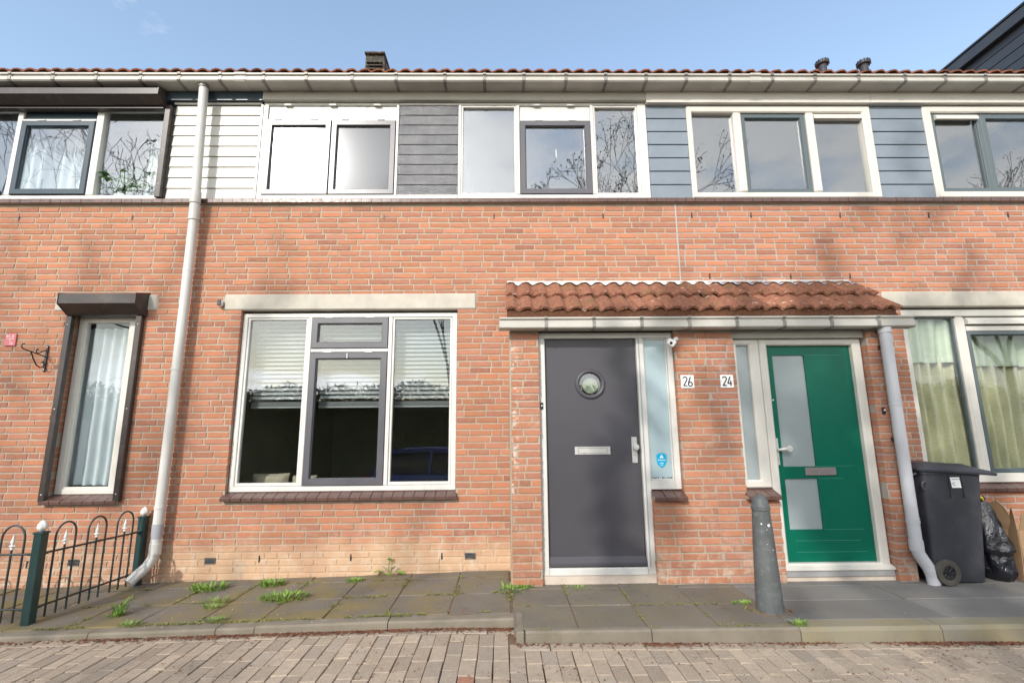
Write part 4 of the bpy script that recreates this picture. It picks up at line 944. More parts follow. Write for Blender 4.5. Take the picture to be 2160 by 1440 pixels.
t = thing('security_camera', (-2.905, 0, 2.58), 'small white and black camera left of the concrete lintel', 'camera', 'security cameras')
G().box(-2.935, -2.885, -.055, -.003, 2.585, 2.655, .014).obj('housing', M['enamel'], t, smooth=40); G().box(-2.926, -2.886, -.062, -.052, 2.592, 2.652, .008).obj('face', M['black'], t, smooth=40)
G().lathe([(.008,0),(.008,-.003),(.0,-.004)], (-2.906,-.062,2.636), 12, 'y').obj('lens', M['carglass'], t)
t = thing('security_camera', (1.62, -.5, 2.08), 'white swivel camera at the top right of the grey door frame', 'camera', 'security cameras')
G().lathe([(.022,0),(.022,-.012),(.014,-.02)], (1.612,-.5,2.128), 18, 'y').obj('mount', M['enamel'], t, smooth=50); G().tube([(1.612,-.515,2.128),(1.598,-.545,2.118),(1.575,-.56,2.105)], .012, 10).obj('arm', M['enamel'], t, smooth=50)
bm_ = G().box(-.036, .036, -.035, .035, -.026, .026, .005); hs = bm_.obj('housing', M['enamel'], t); hs.location = (1.547, -.575, 2.085); hs.rotation_euler = (R(20), R(38), R(-15))
ln = G().lathe([(.013,0),(.013,-.004),(.0,-.006)], (0,-.035,0), 14, 'y').obj('lens', M['black'], t); ln.location = hs.location; ln.rotation_euler = hs.rotation_euler

t = thing('warning_sticker', (1.44, -.41, .95), 'blue shield shaped alarm sticker low on the frosted sidelight', 'sticker')
yS = -.4115
sh = [(1.392,1.075),(1.41,1.088),(1.438,1.093),(1.466,1.088),(1.484,1.075),(1.484,1.02),(1.476,.995),(1.46,.975),(1.438,.96),(1.416,.975),(1.40,.995),(1.392,1.02)]
G().prism_y(sh, yS-.001, yS).obj('shield', M['cyan'], t)
G().prism_y([(1.421,1.048),(1.457,1.048),(1.439,1.080)], yS-.0022, yS-.0012).obj('triangle', M['enamel'], t); G().box(1.4375, 1.4405, yS-.0034, yS-.0023, 1.056, 1.070).obj('mark', M['cyan'], t)
gg = G()
for x in [1.402 + .0062*i for i in range(12)]: gg.box(x, x+.004, yS-.0022, yS-.0012, 1.026, 1.034)
for x in [1.424 + .006*i for i in range(5)]: gg.box(x, x+.004, yS-.0022, yS-.0012, .997, 1.006); 
for x in [1.426 + .005*i for i in range(5)]: gg.box(x, x+.003, yS-.0022, yS-.0012, .982, .987)
gg.obj('small_print', M['enamel'], t, kind='stuff')

# ================================================================== BEHIND THE WINDOWS
def blind(x0, x1, ztop, zbot, y, label, nstack=7):
    t = thing('venetian_blind', ((x0+x1)/2, y, zbot), label, 'blind', 'white venetian blinds')
    G().box(x0, x1, y-.02, y+.03, ztop, ztop+.035, .003).obj('head_rail', M['slat'], t)
    z = ztop - .03; me = None
    while z > zbot + .07:
        if me is None:
            gg = G(); a = R(55); h = .020; gg.prism_x([(h*math.cos(a)*-1, -h*math.sin(a)), (-.004, .002), (h*math.cos(a), h*math.sin(a)), (-.002, .0035)], x0-(x0+x1)/2+.004, x1-(x0+x1)/2-.004); me = gg.mesh('slat')
        o = link('slat', me, M['slat'], t); o.location = ((x0+x1)/2, y, z); z -= .045
    for k in range(nstack): G().box(x0+.004, x1-.004, y-.025, y+.025, zbot+.016+k*.0065, zbot+.019+k*.0065).obj('slat', M['slat'], t)
    G().box(x0, x1, y-.025, y+.025, zbot-.006, zbot+.012, .003).obj('bottom_rail', M['slat'], t)
    for x in (x0+.08, x1-.08): G().tube([(x, y-.027, ztop), (x, y-.027, zbot)], .0018, 5).obj('cord', M['slat'], t)
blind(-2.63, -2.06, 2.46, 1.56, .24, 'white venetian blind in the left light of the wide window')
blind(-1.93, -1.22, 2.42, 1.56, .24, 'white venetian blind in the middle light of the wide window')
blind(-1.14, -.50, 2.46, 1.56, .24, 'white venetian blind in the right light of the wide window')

def curtain(name, x0, x1, z0, z1, y, amp, pitch, mat, label, cat, group=None, seed=1, flare=0.0, nz_=16, top_amp=None, wob=.25, parent=None):
    gg = G(); nx = int((x1-x0)/pitch*14); vs_ = []
    for j in range(nz_+1):
        t_ = j/nz_; z = z0 + (z1-z0)*t_
        A = amp if top_amp is None else amp + (top_amp-amp)*t_
        for i in range(nx+1):
            u = i/nx; x = x0 + (x1-x0)*u + flare*(1-t_)*(u-.5)
            ph = x/pitch*2*math.pi + wob*5*mnoise.noise(Vector((x*3+seed, z*.9, seed*2.3)))
            w_ = math.sin(ph); w_ = math.copysign(abs(w_)**.75, w_)
            vs_.append((x, y + A*w_ + .012*mnoise.noise(Vector((x*7, z*2.5, seed))), z + (.010*mnoise.noise(Vector((x*8, seed, 3))) if j == 0 else 0)))
    n = nx+1
    gg.add(vs_, [(j*n+i, j*n+i+1, (j+1)*n+i+1, (j+1)*n+i) for j in range(nz_) for i in range(nx)])
    o = gg.obj(name, mat, parent, smooth=80)
    return tag(o, label, cat, group)
curtain('net_curtain', -4.66, -3.80, .80, 2.41, .22, .030, .105, M['curtain'], 'pleated white net curtain in the narrow shuttered window', 'curtain', seed=4, wob=.35)
curtain('net_curtain', -5.55, -4.82, 3.86, 4.72, .34, .035, .12, M['curtain'], 'white curtain behind the dark blue casement upstairs', 'curtain', seed=6)
curtain('net_curtain', -4.18, -3.72, 3.86, 4.72, .40, .03, .11, M['curtain'], 'white curtain behind the leafy plant upstairs', 'curtain', seed=8)
c1 = thing('satin_curtain', (4.6, .2, .8), 'pale gold satin curtain left of the window mullion above the bin', 'curtain', 'gold satin curtains')
for nm, a in (('drape', (4.20, 5.06, .80, 2.05, .205, .040, .115, M['gold'])), ('valance', (4.20, 5.04, 1.98, 2.52, .155, .026, .15, M['valance']))): curtain(nm, *a, None, None, seed=11, wob=.5, parent=c1)
c2 = thing('satin_curtain', (5.5, .2, .8), 'pale gold satin curtain right of the window mullion above the rubbish bag', 'curtain', 'gold satin curtains')
for nm, a in (('drape', (4.93, 6.4, .80, 2.02, .31, .040, .125, M['gold'])), ('valance', (4.93, 6.4, 1.95, 2.46, .255, .026, .16, M['valance']))): curtain(nm, *a, None, None, seed=17, wob=.5, parent=c2)

def leaf(gg, base, d, L_, w, droop, n=6):
    d = Vector(d).normalized(); side = d.cross(Vector((0,0,1)))
    side = side.normalized() if side.length > 1e-4 else Vector((1,0,0)); p = Vector(base); vs_ = []; v = d.copy()
    for i in range(n+1):
        t_ = i/n; ww = w*math.sin(math.pi*min(1, t_*.93+.05))**.8 * (1 if t_ < .98 else .1)
        nrm = side.cross(v).normalized()
        vs_ += [p - side*ww/2 + nrm*ww*.16, p.copy(), p + side*ww/2 + nrm*ww*.16]
        p = p + v*L_/n; v = (v + Vector((0,0,-droop/n))).normalized()
    gg.add(vs_, [(i*3+k, i*3+k+1, i*3+4+k, i*3+3+k) for i in range(n) for k in range(2)])
t = thing('potted_plant', (-4.24, .2, 3.86), 'leafy green potted plant on the upper left windowsill', 'plant')
G().lathe([(.06,-.06),(.085,.06),(.088,.065),(.08,.065)], (-4.25,.21,3.86), 20).obj('pot', M['enamel'], t, smooth=40)
rr = random.Random(12)
for k in range(34):
    a = rr.uniform(0, 6.28); el = rr.uniform(.3, 1.2); gg = G(); b = Vector((-4.25 + .05*math.cos(a), .20 + .04*math.sin(a), 3.93 + rr.uniform(0,.12)))
    L_ = rr.uniform(.16, .26); 
    if k in (3, 9): a, el, L_ = (.1, .8, .33)
    d = Vector((math.cos(a)*math.cos(el), math.sin(a)*math.cos(el)*.35, math.sin(el)))
    gg.tube([b, b + d*.10], .004, 5); leaf(gg, b + d*.08, d, L_, rr.uniform(.06,.085), 1.5); gg.obj('leaf', M['leaf'], t, smooth=70)
G().box(-6.3, -3.72, .12, .5, 3.80, 3.845).obj('windowsill', M['enamel'], H_L); G().box(-2.6, -.5, .12, .32, .70, .775).obj('windowsill', M['roomdark'], H_M)

def cushion(x0, x1, z0, z1, y, label):
    gg = G(); n = 14; vs_ = []
    for sgn in (-1, 1):
        for j in range(n+1):
            for i in range(n+1):
                u, v = i/n*2-1, j/n*2-1; t_ = max(0, (1-u**4)*(1-v**4))**.5
                vs_.append(((x0+x1)/2 + (x1-x0)/2*u*(1-.06*(1-v*v)), y + sgn*.07*t_, (z0+z1)/2 + (z1-z0)/2*v*(1-.06*(1-u*u))))
    m_ = (n+1)**2
    for k in range(2): gg.add(vs_[k*m_:(k+1)*m_], [(j*(n+1)+i, j*(n+1)+i+1, (j+1)*(n+1)+i+1, (j+1)*(n+1)+i) for j in range(n) for i in range(n)])
    gg.obj('cushion', M['sofa'], smooth=70, label=label, cat='cushion', group='cushions inside the wide window')
M['sofa'] = pmat('beige cushion cloth', (.42, .36, .27), (.36, .31, .23), 30, .9, .3, 200)
cushion(-2.66, -2.26, .64, .885, .42, 'larger beige cushion behind the lower left corner of the wide window'); cushion(-2.24, -1.98, .64, .86, .44, 'smaller beige cushion beside the first mullion of the wide window')

# ================================================================== STREET FURNITURE
b = thing('bollard', (1.935, -1.14, 0), 'grey tapered bollard with domed cap on the pavement by the doors', 'bollard')
BX, BY = 1.935, -1.14
G().lathe([(.094,-.05),(.094,.0),(.091,.06),(.084,.25),(.073,.50),(.062,.70)], (BX,BY,0), 32).obj('post', M['bollard'], b, smooth=40)
G().lathe([(.062,.698),(.067,.702),(.067,.728),(.062,.733),(.060,.745),(.053,.775),(.039,.797),(.022,.808),(.0,.811)], (BX,BY,0), 32).obj('cap', M['bollard'], b, smooth=40)
gg = G()
for a, z, r in ((-1.35,.60,.012),(-2.1,.61,.006),(-1.62,.57,.003),(-1.75,.47,.003),(-1.2,.43,.004)):
    rad = .096 - .048*z; gg.lathe([(r,-.0015),(r*.9,.001),(0,.0014)], (0,0,0), 9, 'y'); k = len(gg.v)-27
    for i in range(k, len(gg.v)):
        x, y, zz = gg.v[i]; th_ = a + x/rad; gg.v[i] = (BX + (rad+.0012-y)*math.cos(th_), BY + (rad+.0012-y)*math.sin(th_), z + zz)
gg.obj('paint_spots', M['finial'], b, kind='stuff')
gg = G(); rr = random.Random(4)
for k in range(40):
    a = k/40*6.28; r = rr.uniform(.112,.15); gg.box(BX+r*math.cos(a)-.012, BX+r*math.cos(a)+.012, BY+r*math.sin(a)-.01, BY+r*math.sin(a)+.01, -.004, rr.uniform(.003,.010), .003)
gg.obj('sand_collar', M['bed'], b, kind='stuff')

# fence: posts, hoops, spear bars
f = thing('garden_fence', (-3.45, -.5, -.09), 'dark green hoop top fence with white finials by the left wall', 'fence')
def post(x, y, z0, ztop):
    p = G().box(x-.032, x+.032, y-.032, y+.032, z0-.1, ztop, .004).obj('post', M['fence'], f)
    G().box(x-.038, x+.038, y-.038, y+.038, ztop-.004, ztop+.012, .004).obj('post_cap', M['fence'], p)
    gg = G(); prof = [(.014,.012),(.018,.02),(.030,.03),(.034,.045),(.030,.065),(.020,.082),(.008,.092),(.0,.094)]; vs_ = []
    gg.lathe(prof, (x,y,ztop), 16); gg.v = [(vx + (vx-x)*.14*math.sin(i*2.4), vy + (vy-y)*.14*math.cos(i*3.1), vz) for i, (vx,vy,vz) in enumerate(gg.v)]
    gg.obj('finial', M['finial'], p, smooth=70)
PA, PB = Vector((-3.515, -1.0, -.1)), Vector((-3.395, -.075, -.07)); PCn = Vector((-5.35, -1.02, -.13))
post(PA.x, PA.y, PA.z, .565); post(PB.x, PB.y, PB.z, .53); post(PCn.x, PCn.y, PCn.z, .53)
def spear(x, y, z):
    gg = G().lathe([(.006,0),(.012,.008),(.008,.02),(.018,.03),(.008,.042),(.014,.055),(.009,.075),(.004,.105),(.0,.118)], (x,y,z), 8)
    gg.box(x-.024, x+.024, y-.005, y+.005, z+.024, z+.036, .004); return gg.obj('spear_tip', M['finial'], f, smooth=50)
def panel(A, B, nh, ztopA, ztopB, zlowA, zlowB, hoopz, endA, endB):
    d = B - A; L_ = d.length; u = d/L_
    P = lambda s_, z: (A.x + u.x*s_, A.y + u.y*s_, z)
    zt = lambda s_: ztopA + (ztopB-ztopA)*s_/L_; zl = lambda s_: zlowA + (zlowB-zlowA)*s_/L_
    for fz in (zt, zl):
        rail = G().tube([P(.03, fz(.03)), P(L_-.03, fz(L_-.03))], .0085, 8).obj('rail', M['fencebar'], f, smooth=60)
        for s_ in (.045, L_-.045): G().box(P(s_,0)[0]-.022, P(s_,0)[0]+.022, P(s_,0)[1]-.022, P(s_,0)[1]+.022, fz(s_)-.008, fz(s_)+.008, .003).obj('bracket', M['fence'], f)
    pitch = (L_-.12)/nh
    for k in range(nh):
        s0 = .06 + pitch*(k+.5); hw = pitch*.30; zc = zt(s0) + hoopz
        pts = [P(s0-hw, zl(s0)-.09), P(s0-hw, zc)] + [P(s0 - hw*math.cos(a), zc + hw*1.15*math.sin(a)) for a in [math.pi*i/12 for i in range(1, 12)]] + [P(s0+hw, zc), P(s0+hw, zl(s0)-.09)]
        G().tube(pts, .0075, 8).obj('hoop_bar', M['fencebar'], f, smooth=60)
        G().tube([P(s0, zl(s0)-.09), P(s0, zt(s0)+.035)], .0075, 8).obj('bar', M['fencebar'], f, smooth=60); spear(*P(s0, zt(s0)+.03))
panel(PB, PA, 3, .405, .415, .045, .03, .11, 0, 0); panel(PA, PCn, 6, .415, .40, .03, .015, .11, 0, 0)

# wheeled bin, side on
b = thing('wheeled_bin', (3.95, -.32, 0), 'dark grey wheeled bin with white label under the gold curtain window', 'bin')
def loft(gg, rings, cap=True):
    n = len(rings[0]); o = len(gg.v); gg.add([p for r in rings for p in r], [])
    for i in range(len(rings)-1):
        for k in range(n): gg.f.append([o+i*n+k, o+i*n+(k+1)%n, o+(i+1)*n+(k+1)%n, o+(i+1)*n+k]); gg.c.append(None)
    if cap: gg.f.append([o+k for k in range(n)][::-1]); gg.c.append(None); gg.f.append([o+(len(rings)-1)*n+k for k in range(n)]); gg.c.append(None)
    return gg
def rrect(x0, x1, y0, y1, z, r=.04, m_=4):
    out = []
    for cx_, cy_, a0 in ((x1-r,y1-r,0),(x0+r,y1-r,90),(x0+r,y0+r,180),(x1-r,y0+r,270)):
        for k in range(m_+1): a = R(a0 + 90*k/m_); out.append((cx_ + r*math.cos(a), cy_ + r*math.sin(a), z(cx_ + r*math.cos(a)) if callable(z) else z))
    return out
B0, B1 = -.610, -.05
body = loft(G(), [rrect(3.675, 4.085, B0+.03, B1-.03, .012, .03), rrect(3.655, 4.095, B0+.022, B1-.022, .10, .035), rrect(3.655, 4.170, B0+.004, B1-.004, .86, .04), rrect(3.655, 4.175, B0, B1, .90, .04), rrect(3.640, 4.19, B0-.012, B1+.012, .902, .045), rrect(3.640, 4.19, B0-.012, B1+.012, .925, .045)]).obj('body', M['binplastic'], b, smooth=40)
lz = lambda base: (lambda x: base - max(0, x-4.0)*.16)
loft(G(), [rrect(3.615, 4.300, B0-.030, B1+.030, lz(.927), .05), rrect(3.605, 4.310, B0-.034, B1+.034, lz(.945), .055), rrect(3.62, 4.29, B0-.02, B1+.02, lz(.962), .055), rrect(3.66, 4.20, B0+.03, B1-.03, lz(.972), .05), rrect(3.68, 4.10, B0+.06, B1-.06, lz(.992), .05)]).obj('lid', M['binplastic'], b, smooth=40)
G().tube([(3.635, B0+.05, .905), (3.60, B0+.05, .89), (3.585, B0+.06, .885), (3.585, B1-.06, .885), (3.60, B1-.05, .89), (3.635, B1-.05, .905)], .014, 8).obj('handle', M['binplastic'], b, smooth=50)
G().tube([(3.66,B0-.005,.84),(3.63,B0-.005,.83),(3.625,B0-.005,.80),(3.635,B0-.005,.775)], .012, 8).obj('handle_bracket', M['binplastic'], b, smooth=50)
for yy in (B0-.028, B1+.028):
    wh = torus_ring((3.71, yy, .105), [(.056,-.018),(.074,-.024),(.098,-.02),(.104,-.008),(.104,.008),(.098,.02),(.074,.024),(.056,.018)], 32).obj('wheel', M['rubber'], b, smooth=40)
    G().lathe([(.057,-.010),(.050,-.016),(.020,-.010),(.016,-.020),(.0,-.021)], (3.71,yy,.105), 24, 'y').obj('wheel_hub', M['black'], wh, smooth=30)
    for k in range(7):
        a = k*2*math.pi/7; gg = G().box(.014, .055, -.016, -.008, -.005, .005, .002); gg.v = [(3.71 + x*math.cos(a)-z*math.sin(a), yy+y, .105 + x*math.sin(a)+z*math.cos(a)) for x,y,z in gg.v]; gg.obj('wheel_spoke', M['binplastic'], wh)
    G().tube([(3.71,yy,.105),(3.71,-.33,.105)], .012, 8).obj('axle', M['black'], b)
lab = G().add([(3.885,B0-.0065,.785),(3.968,B0-.0065,.785),(3.964,B0-.0022,.872),(3.882,B0-.0022,.872)], [(0,1,2,3)]).add([(3.885,B0+.010,.785),(3.968,B0+.010,.785),(3.964,B0+.010,.872),(3.882,B0+.010,.872)], [(3,2,1,0)]).obj('address_label', M['paper'], b)
gg = G()
for z, xa, xb in ((.857,3.892,3.945),(.857,3.950,3.960),(.826,3.894,3.915),(.818,3.894,3.905),(.806,3.896,3.92)): gg.box(xa, xb, B0-.0078, B0-.002, z-.0018, z+.0018)
gg.obj('label_print', M['ink'], b, kind='stuff')

for x in (3.868, 3.985): G().box(x, x+.006, B0-.006, B0+.02, .70, .895, .002).obj('rib', M['binplastic'], b)
# black rubbish bag
t = thing('rubbish_bag', (4.30, -.48, 0), 'shiny black rubbish bag with yellow tie standing by the bin', 'rubbish bag')
gg = G(); nA, nZ = 44, 34; rr = random.Random(3); vs_ = []
for j in range(nZ+1):
    t_ = j/nZ; z = .70*t_
    pr = .118*(1-.05*abs(t_-.25)) if t_ < .35 else .118*(1-((t_-.35)/.65)**1.35)+.026
    if t_ < .08: pr *= .72 + 3.5*t_
    if t_ > .93: pr = .030 + .012*math.sin(t_*60)
    for i in range(nA):
        a = 2*math.pi*i/nA
        v = Vector((math.cos(a)*2.0, math.sin(a)*2.0, z*5)); nn_ = mnoise.noise(v*1.2) + .8*abs(mnoise.noise(v*2.3 + Vector((5,1,2)))) - .3
        pl = .10*math.sin(a*9 + 3*mnoise.noise(Vector((z*4, 1, 1))))*(max(0, t_-.45))**.8
        r = pr*(1 + .24*nn_ + pl*1.8); vs_.append((4.275 + .035*(1-t_) - .03*t_ + r*math.cos(a)*.98, -.47 + r*math.sin(a)*1.0, max(.002, z + .012*nn_)))
gg.add(vs_, [(j*nA+i, j*nA+(i+1)%nA, (j+1)*nA+(i+1)%nA, (j+1)*nA+i) for j in range(nZ) for i in range(nA)] + [tuple(range(nA))[::-1], tuple(range(nZ*nA, (nZ+1)*nA))])
gg.obj('bag', M['bag'], t, smooth=75)
G().tube([(4.235,-.51,.665),(4.205,-.535,.69),(4.185,-.53,.705),(4.175,-.50,.695),(4.20,-.49,.68)], .009, 6).obj('tie', pmat('yellow tie', (.65,.50,.03), None, rough=.5), t, smooth=50)

t = thing('cardboard_box', (4.62, -.42, 0), 'open brown cardboard box at the right edge beside the black bag', 'box')
gg = G()
for a in ((4.455,4.46,-.56,-.20),(4.90,4.905,-.56,-.20)): gg.box(*a, .0, .42)
gg.box(4.46,4.90,-.56,-.555,.0,.42).box(4.46,4.90,-.205,-.20,.0,.42).box(4.46,4.90,-.555,-.205,.002,.006); gg.obj('carton', M['card'], t)
gg = G().box(4.46, 4.68, -.562, -.557, .42, .58); gg.v = [(x, y - (z-.42)*.35, z) for x,y,z in gg.v]; gg.obj('flap', M['card'], t)
pts = [(-.56,.42),(-.50,.60),(-.44,.655),(-.36,.62),(-.25,.50),(-.2,.42)]; gg = G().prism_x(pts, 4.412, 4.418); gg.v = [(x - .03*math.sin((z-.42)*6) + .04, y, z) for x,y,z in gg.v]; gg.obj('flap', M['card'], t)
G().box(4.47, 4.72, -.5648, -.5605, .28, .285).obj('tape', M['paper'], t)
t = thing('cardboard_sheet', (4.41, -.52, 0), 'loose curved cardboard sheet leaning between bag and box', 'cardboard')
gg = G(); n_ = 10; vs_ = []
for j in range(n_+1):
    q = j/n_; wd = .05*math.sin(math.pi*min(1, .25+q*.75))+.02
    for yy, dxx in ((-.58, 0), (-.58+wd*2.2, .035)): vs_ += [(4.405 + .02*math.sin(q*3) + dxx, yy, .004 + .60*q), (4.410 + .02*math.sin(q*3) + dxx, yy, .004 + .60*q)]
gg.add(vs_, [(j*4+a, j*4+b_, j*4+4+b_, j*4+4+a) for j in range(n_) for a, b_ in ((0,1),(1,3),(3,2),(2,0))] + [(0,2,3,1), (n_*4, n_*4+1, n_*4+3, n_*4+2)]); gg.obj('sheet', M['card'], t, smooth=40)

# ================================================================== WEEDS, MOSS, LITTER
rw = random.Random(21)
def tuft(gg, x, y, r, h, n, z=None, lean=.5, wd=.006):
    for k in range(n):
        a = rw.uniform(0, 6.28); q = r*math.sqrt(rw.random()); bx_, by_ = x + q*math.cos(a)*1.3, y + q*math.sin(a)*.8
        leaf(gg, (bx_, by_, pv(bx_)+.002 if z is None else z), (math.cos(a)*lean*rw.uniform(.3,1.4), math.sin(a)*lean*rw.uniform(.3,1.4), 1), h*rw.uniform(.5,1.15), wd*rw.uniform(.7,1.5), rw.uniform(.4,2.0), 3)
def weed(x, y, r, h, n, label, wd=.006, lean=.6):
    gg = G(); tuft(gg, x, y, r, h, n, lean=lean, wd=wd); o = gg.obj('weed_tuft', M['grass'], label=label, cat='weed', group='weeds between the paving tiles'); return o
weed(-2.60, -.30, .12, .07, 150, 'largest left weed tuft, near the left downpipe foot', .011)
weed(-2.08, -.24, .085, .065, 100, 'green weed tuft against the wall below the wide window left end', .011)
weed(-1.80, -.62, .15, .055, 190, 'widest low weed mat in the second tile joint', .010)
weed(-2.34, -.66, .07, .06, 60, 'thin seeding weed tuft between the two left tufts', .005)
weed(-2.28, -.80, .05, .05, 50, 'small weed in the crossing joint near the left kerb', .006)
weed(-1.35, -.19, .07, .03, 70, 'flat weed patch close under the wall right of the wide mat', .012)
weed(-2.95, -.86, .03, .14, 26, 'single tall grass sprout beside the fence gate post', .008, .35)
weed(-2.95, -.90, .035, .05, 30, 'bright leafy sprout at the foot of the tall grass', .016)
weed(.06, -.61, .09, .07, 46, 'star shaped weed at the foot of the porch corner', .012, 1.5)
weed(.16, -.52, .07, .035, 70, 'low green weed along the porch pilaster foot', .010)
weed(1.80, -.99, .06, .022, 50, 'flat yellow green weed left of the bollard', .012)
weed(.62, -.58, .09, .018, 40, 'sparse low weed in front of the grey door step', .010)
weed(-2.70, -1.10, .06, .035, 60, 'small grass clump on the left kerb edge', .007)
weed(-2.1, -1.08, .055, .04, 50, 'mossy grass clump on the kerb below the narrow joint', .007)
weed(1.975, -1.43, .035, .05, 36, 'grass tuft where pale and dark kerbs meet', .007)
t = thing('dandelion', (-1.08, -.03, -.02), 'round leaved sprouting weed at the wall foot below the window', 'weed', 'weeds between the paving tiles')
for k, (dx_, dz_, L_, w_) in enumerate(((-1,.45,.10,.06),(1,.35,.11,.07),(-.5,.9,.06,.03),(.5,.8,.07,.035))):
    gg = G(); bb = Vector((-1.08, -.03, pv(-1.08))); d = Vector((dx_, -.25, dz_)).normalized(); gg.tube([bb, bb + d*.06], .003, 5); leaf(gg, bb + d*.055, d, L_, w_, 1.0); gg.obj('leaf', M['grass'], t)
gg = G().tube([(-1.08,-.03,-.02),(-1.085,-.035,.06),(-1.075,-.04,.12)], .004, 6); tuft(gg, -1.075, -.04, .012, .03, 14, z=.115, lean=.9, wd=.012); gg.obj('stalk', M['grass'], t)
gg = G()
def joint(xa, ya, xb, yb, n, spread=.012, h=.014):
    for k in range(n):
        u = rw.random(); x, y = xa+(xb-xa)*u + rw.gauss(0, spread), ya+(yb-ya)*u + rw.gauss(0, spread*.6)
        if mnoise.noise(Vector((x*3.1, y*3.1, 4))) < -.05: continue
        tuft(gg, x, y, .014, h, 3, lean=1.2, wd=.010)
for i in range(8):
    x = .05 - i*.455; joint(x, -.15, x, -1.1, 60)
joint(-3.4, -.66, .05, -.66, 300); joint(-3.4, -.21, .05, -.21, 130); joint(-3.4, -1.112, .08, -1.112, 420, .014)
for x in (.50, .965, 1.45): joint(x, -.45, x, -1.42, 36, .008, .010)
joint(.06, -.985, 1.9, -.985, 110, .008, .010); joint(.15, -1.425, 1.95, -1.425, 90, .006, .012); joint(.06, -.6, .06, -1.1, 70); joint(1.75, -1.1, 2.05, -1.3, 40)
gg.obj('joint_grass', M['moss'], label='small green growth in the paving joints', cat='moss', kind='stuff')
gg = G()
def fleck(x, y, z, s_, tilt=.5):
    a = rw.uniform(0, 6.28); u = Vector((math.cos(a), math.sin(a), rw.uniform(-tilt, tilt)*.5)); v = Vector((-math.sin(a), math.cos(a), rw.uniform(-tilt, tilt))); c = Vector((x, y, z+s_*.25))
    gg.add([c-u*s_-v*s_*.4, c+u*s_-v*s_*.3+Vector((0,0,s_*.3)), c+u*s_*.8+v*s_*.5, c-u*s_*.7+v*s_*.5+Vector((0,0,s_*.2))], [(0,1,2,3)])
for k in range(9000):
    u = rw.random(); x = -3.6 + 7.6*u; side = x < .08; yf = (-1.232 if side else -1.485) - abs(rw.gauss(0, .03))
    dens = .25 + .9*max(0, mnoise.noise(Vector((x*1.4, 2, 7)))+.25) + (.5 if -2.2 < x < .1 else 0) + (.55 if 2.6 < x < 3.4 else 0) - (.28 if .1 < x < 2.4 else 0)
    if rw.random() > dens: continue
    fleck(x, yf, st(x)+.002, rw.uniform(.003, .011))
for k in range(1300):
    x = rw.uniform(-3.6, 3.4); y = rw.uniform(-2.0, -1.24 if x < .05 else -1.5); q = mnoise.noise(Vector((x*2.2, y*2.2, 1)))
    if q < .02: continue
    fleck(x, y, st(x, y)+.002, rw.uniform(.003, .009))
for k in range(420):
    x = rw.uniform(-3.3, 1.9); y = rw.uniform(-1.1, -.05 if x < .05 else -.55); fleck(x, y, pv(x)+.003, rw.uniform(.003, .008))
gg.obj('leaf_litter', M['litter'], label='brown dry leaf litter along the kerb', cat='leaf litter', kind='stuff')
gg = G()
for k in range(150):
    x = rw.gauss(-2.1, .8) if k < 110 else rw.uniform(-3.3, 3); y = rw.uniform(-1.5, -.1)
    if x > .07 and y > -.55: continue
    z = pv(x) if (y > -1.2 or x > .1) else st(x, y)
    if y < -1.2 and x > .1 and y > -1.47: z = 0
    fleck(x, y, z+.004, rw.uniform(.003, .006), .2)
gg.obj('fallen_petals', M['petal'], label='pale fallen petals scattered on the pavement', cat='petals', kind='stuff')

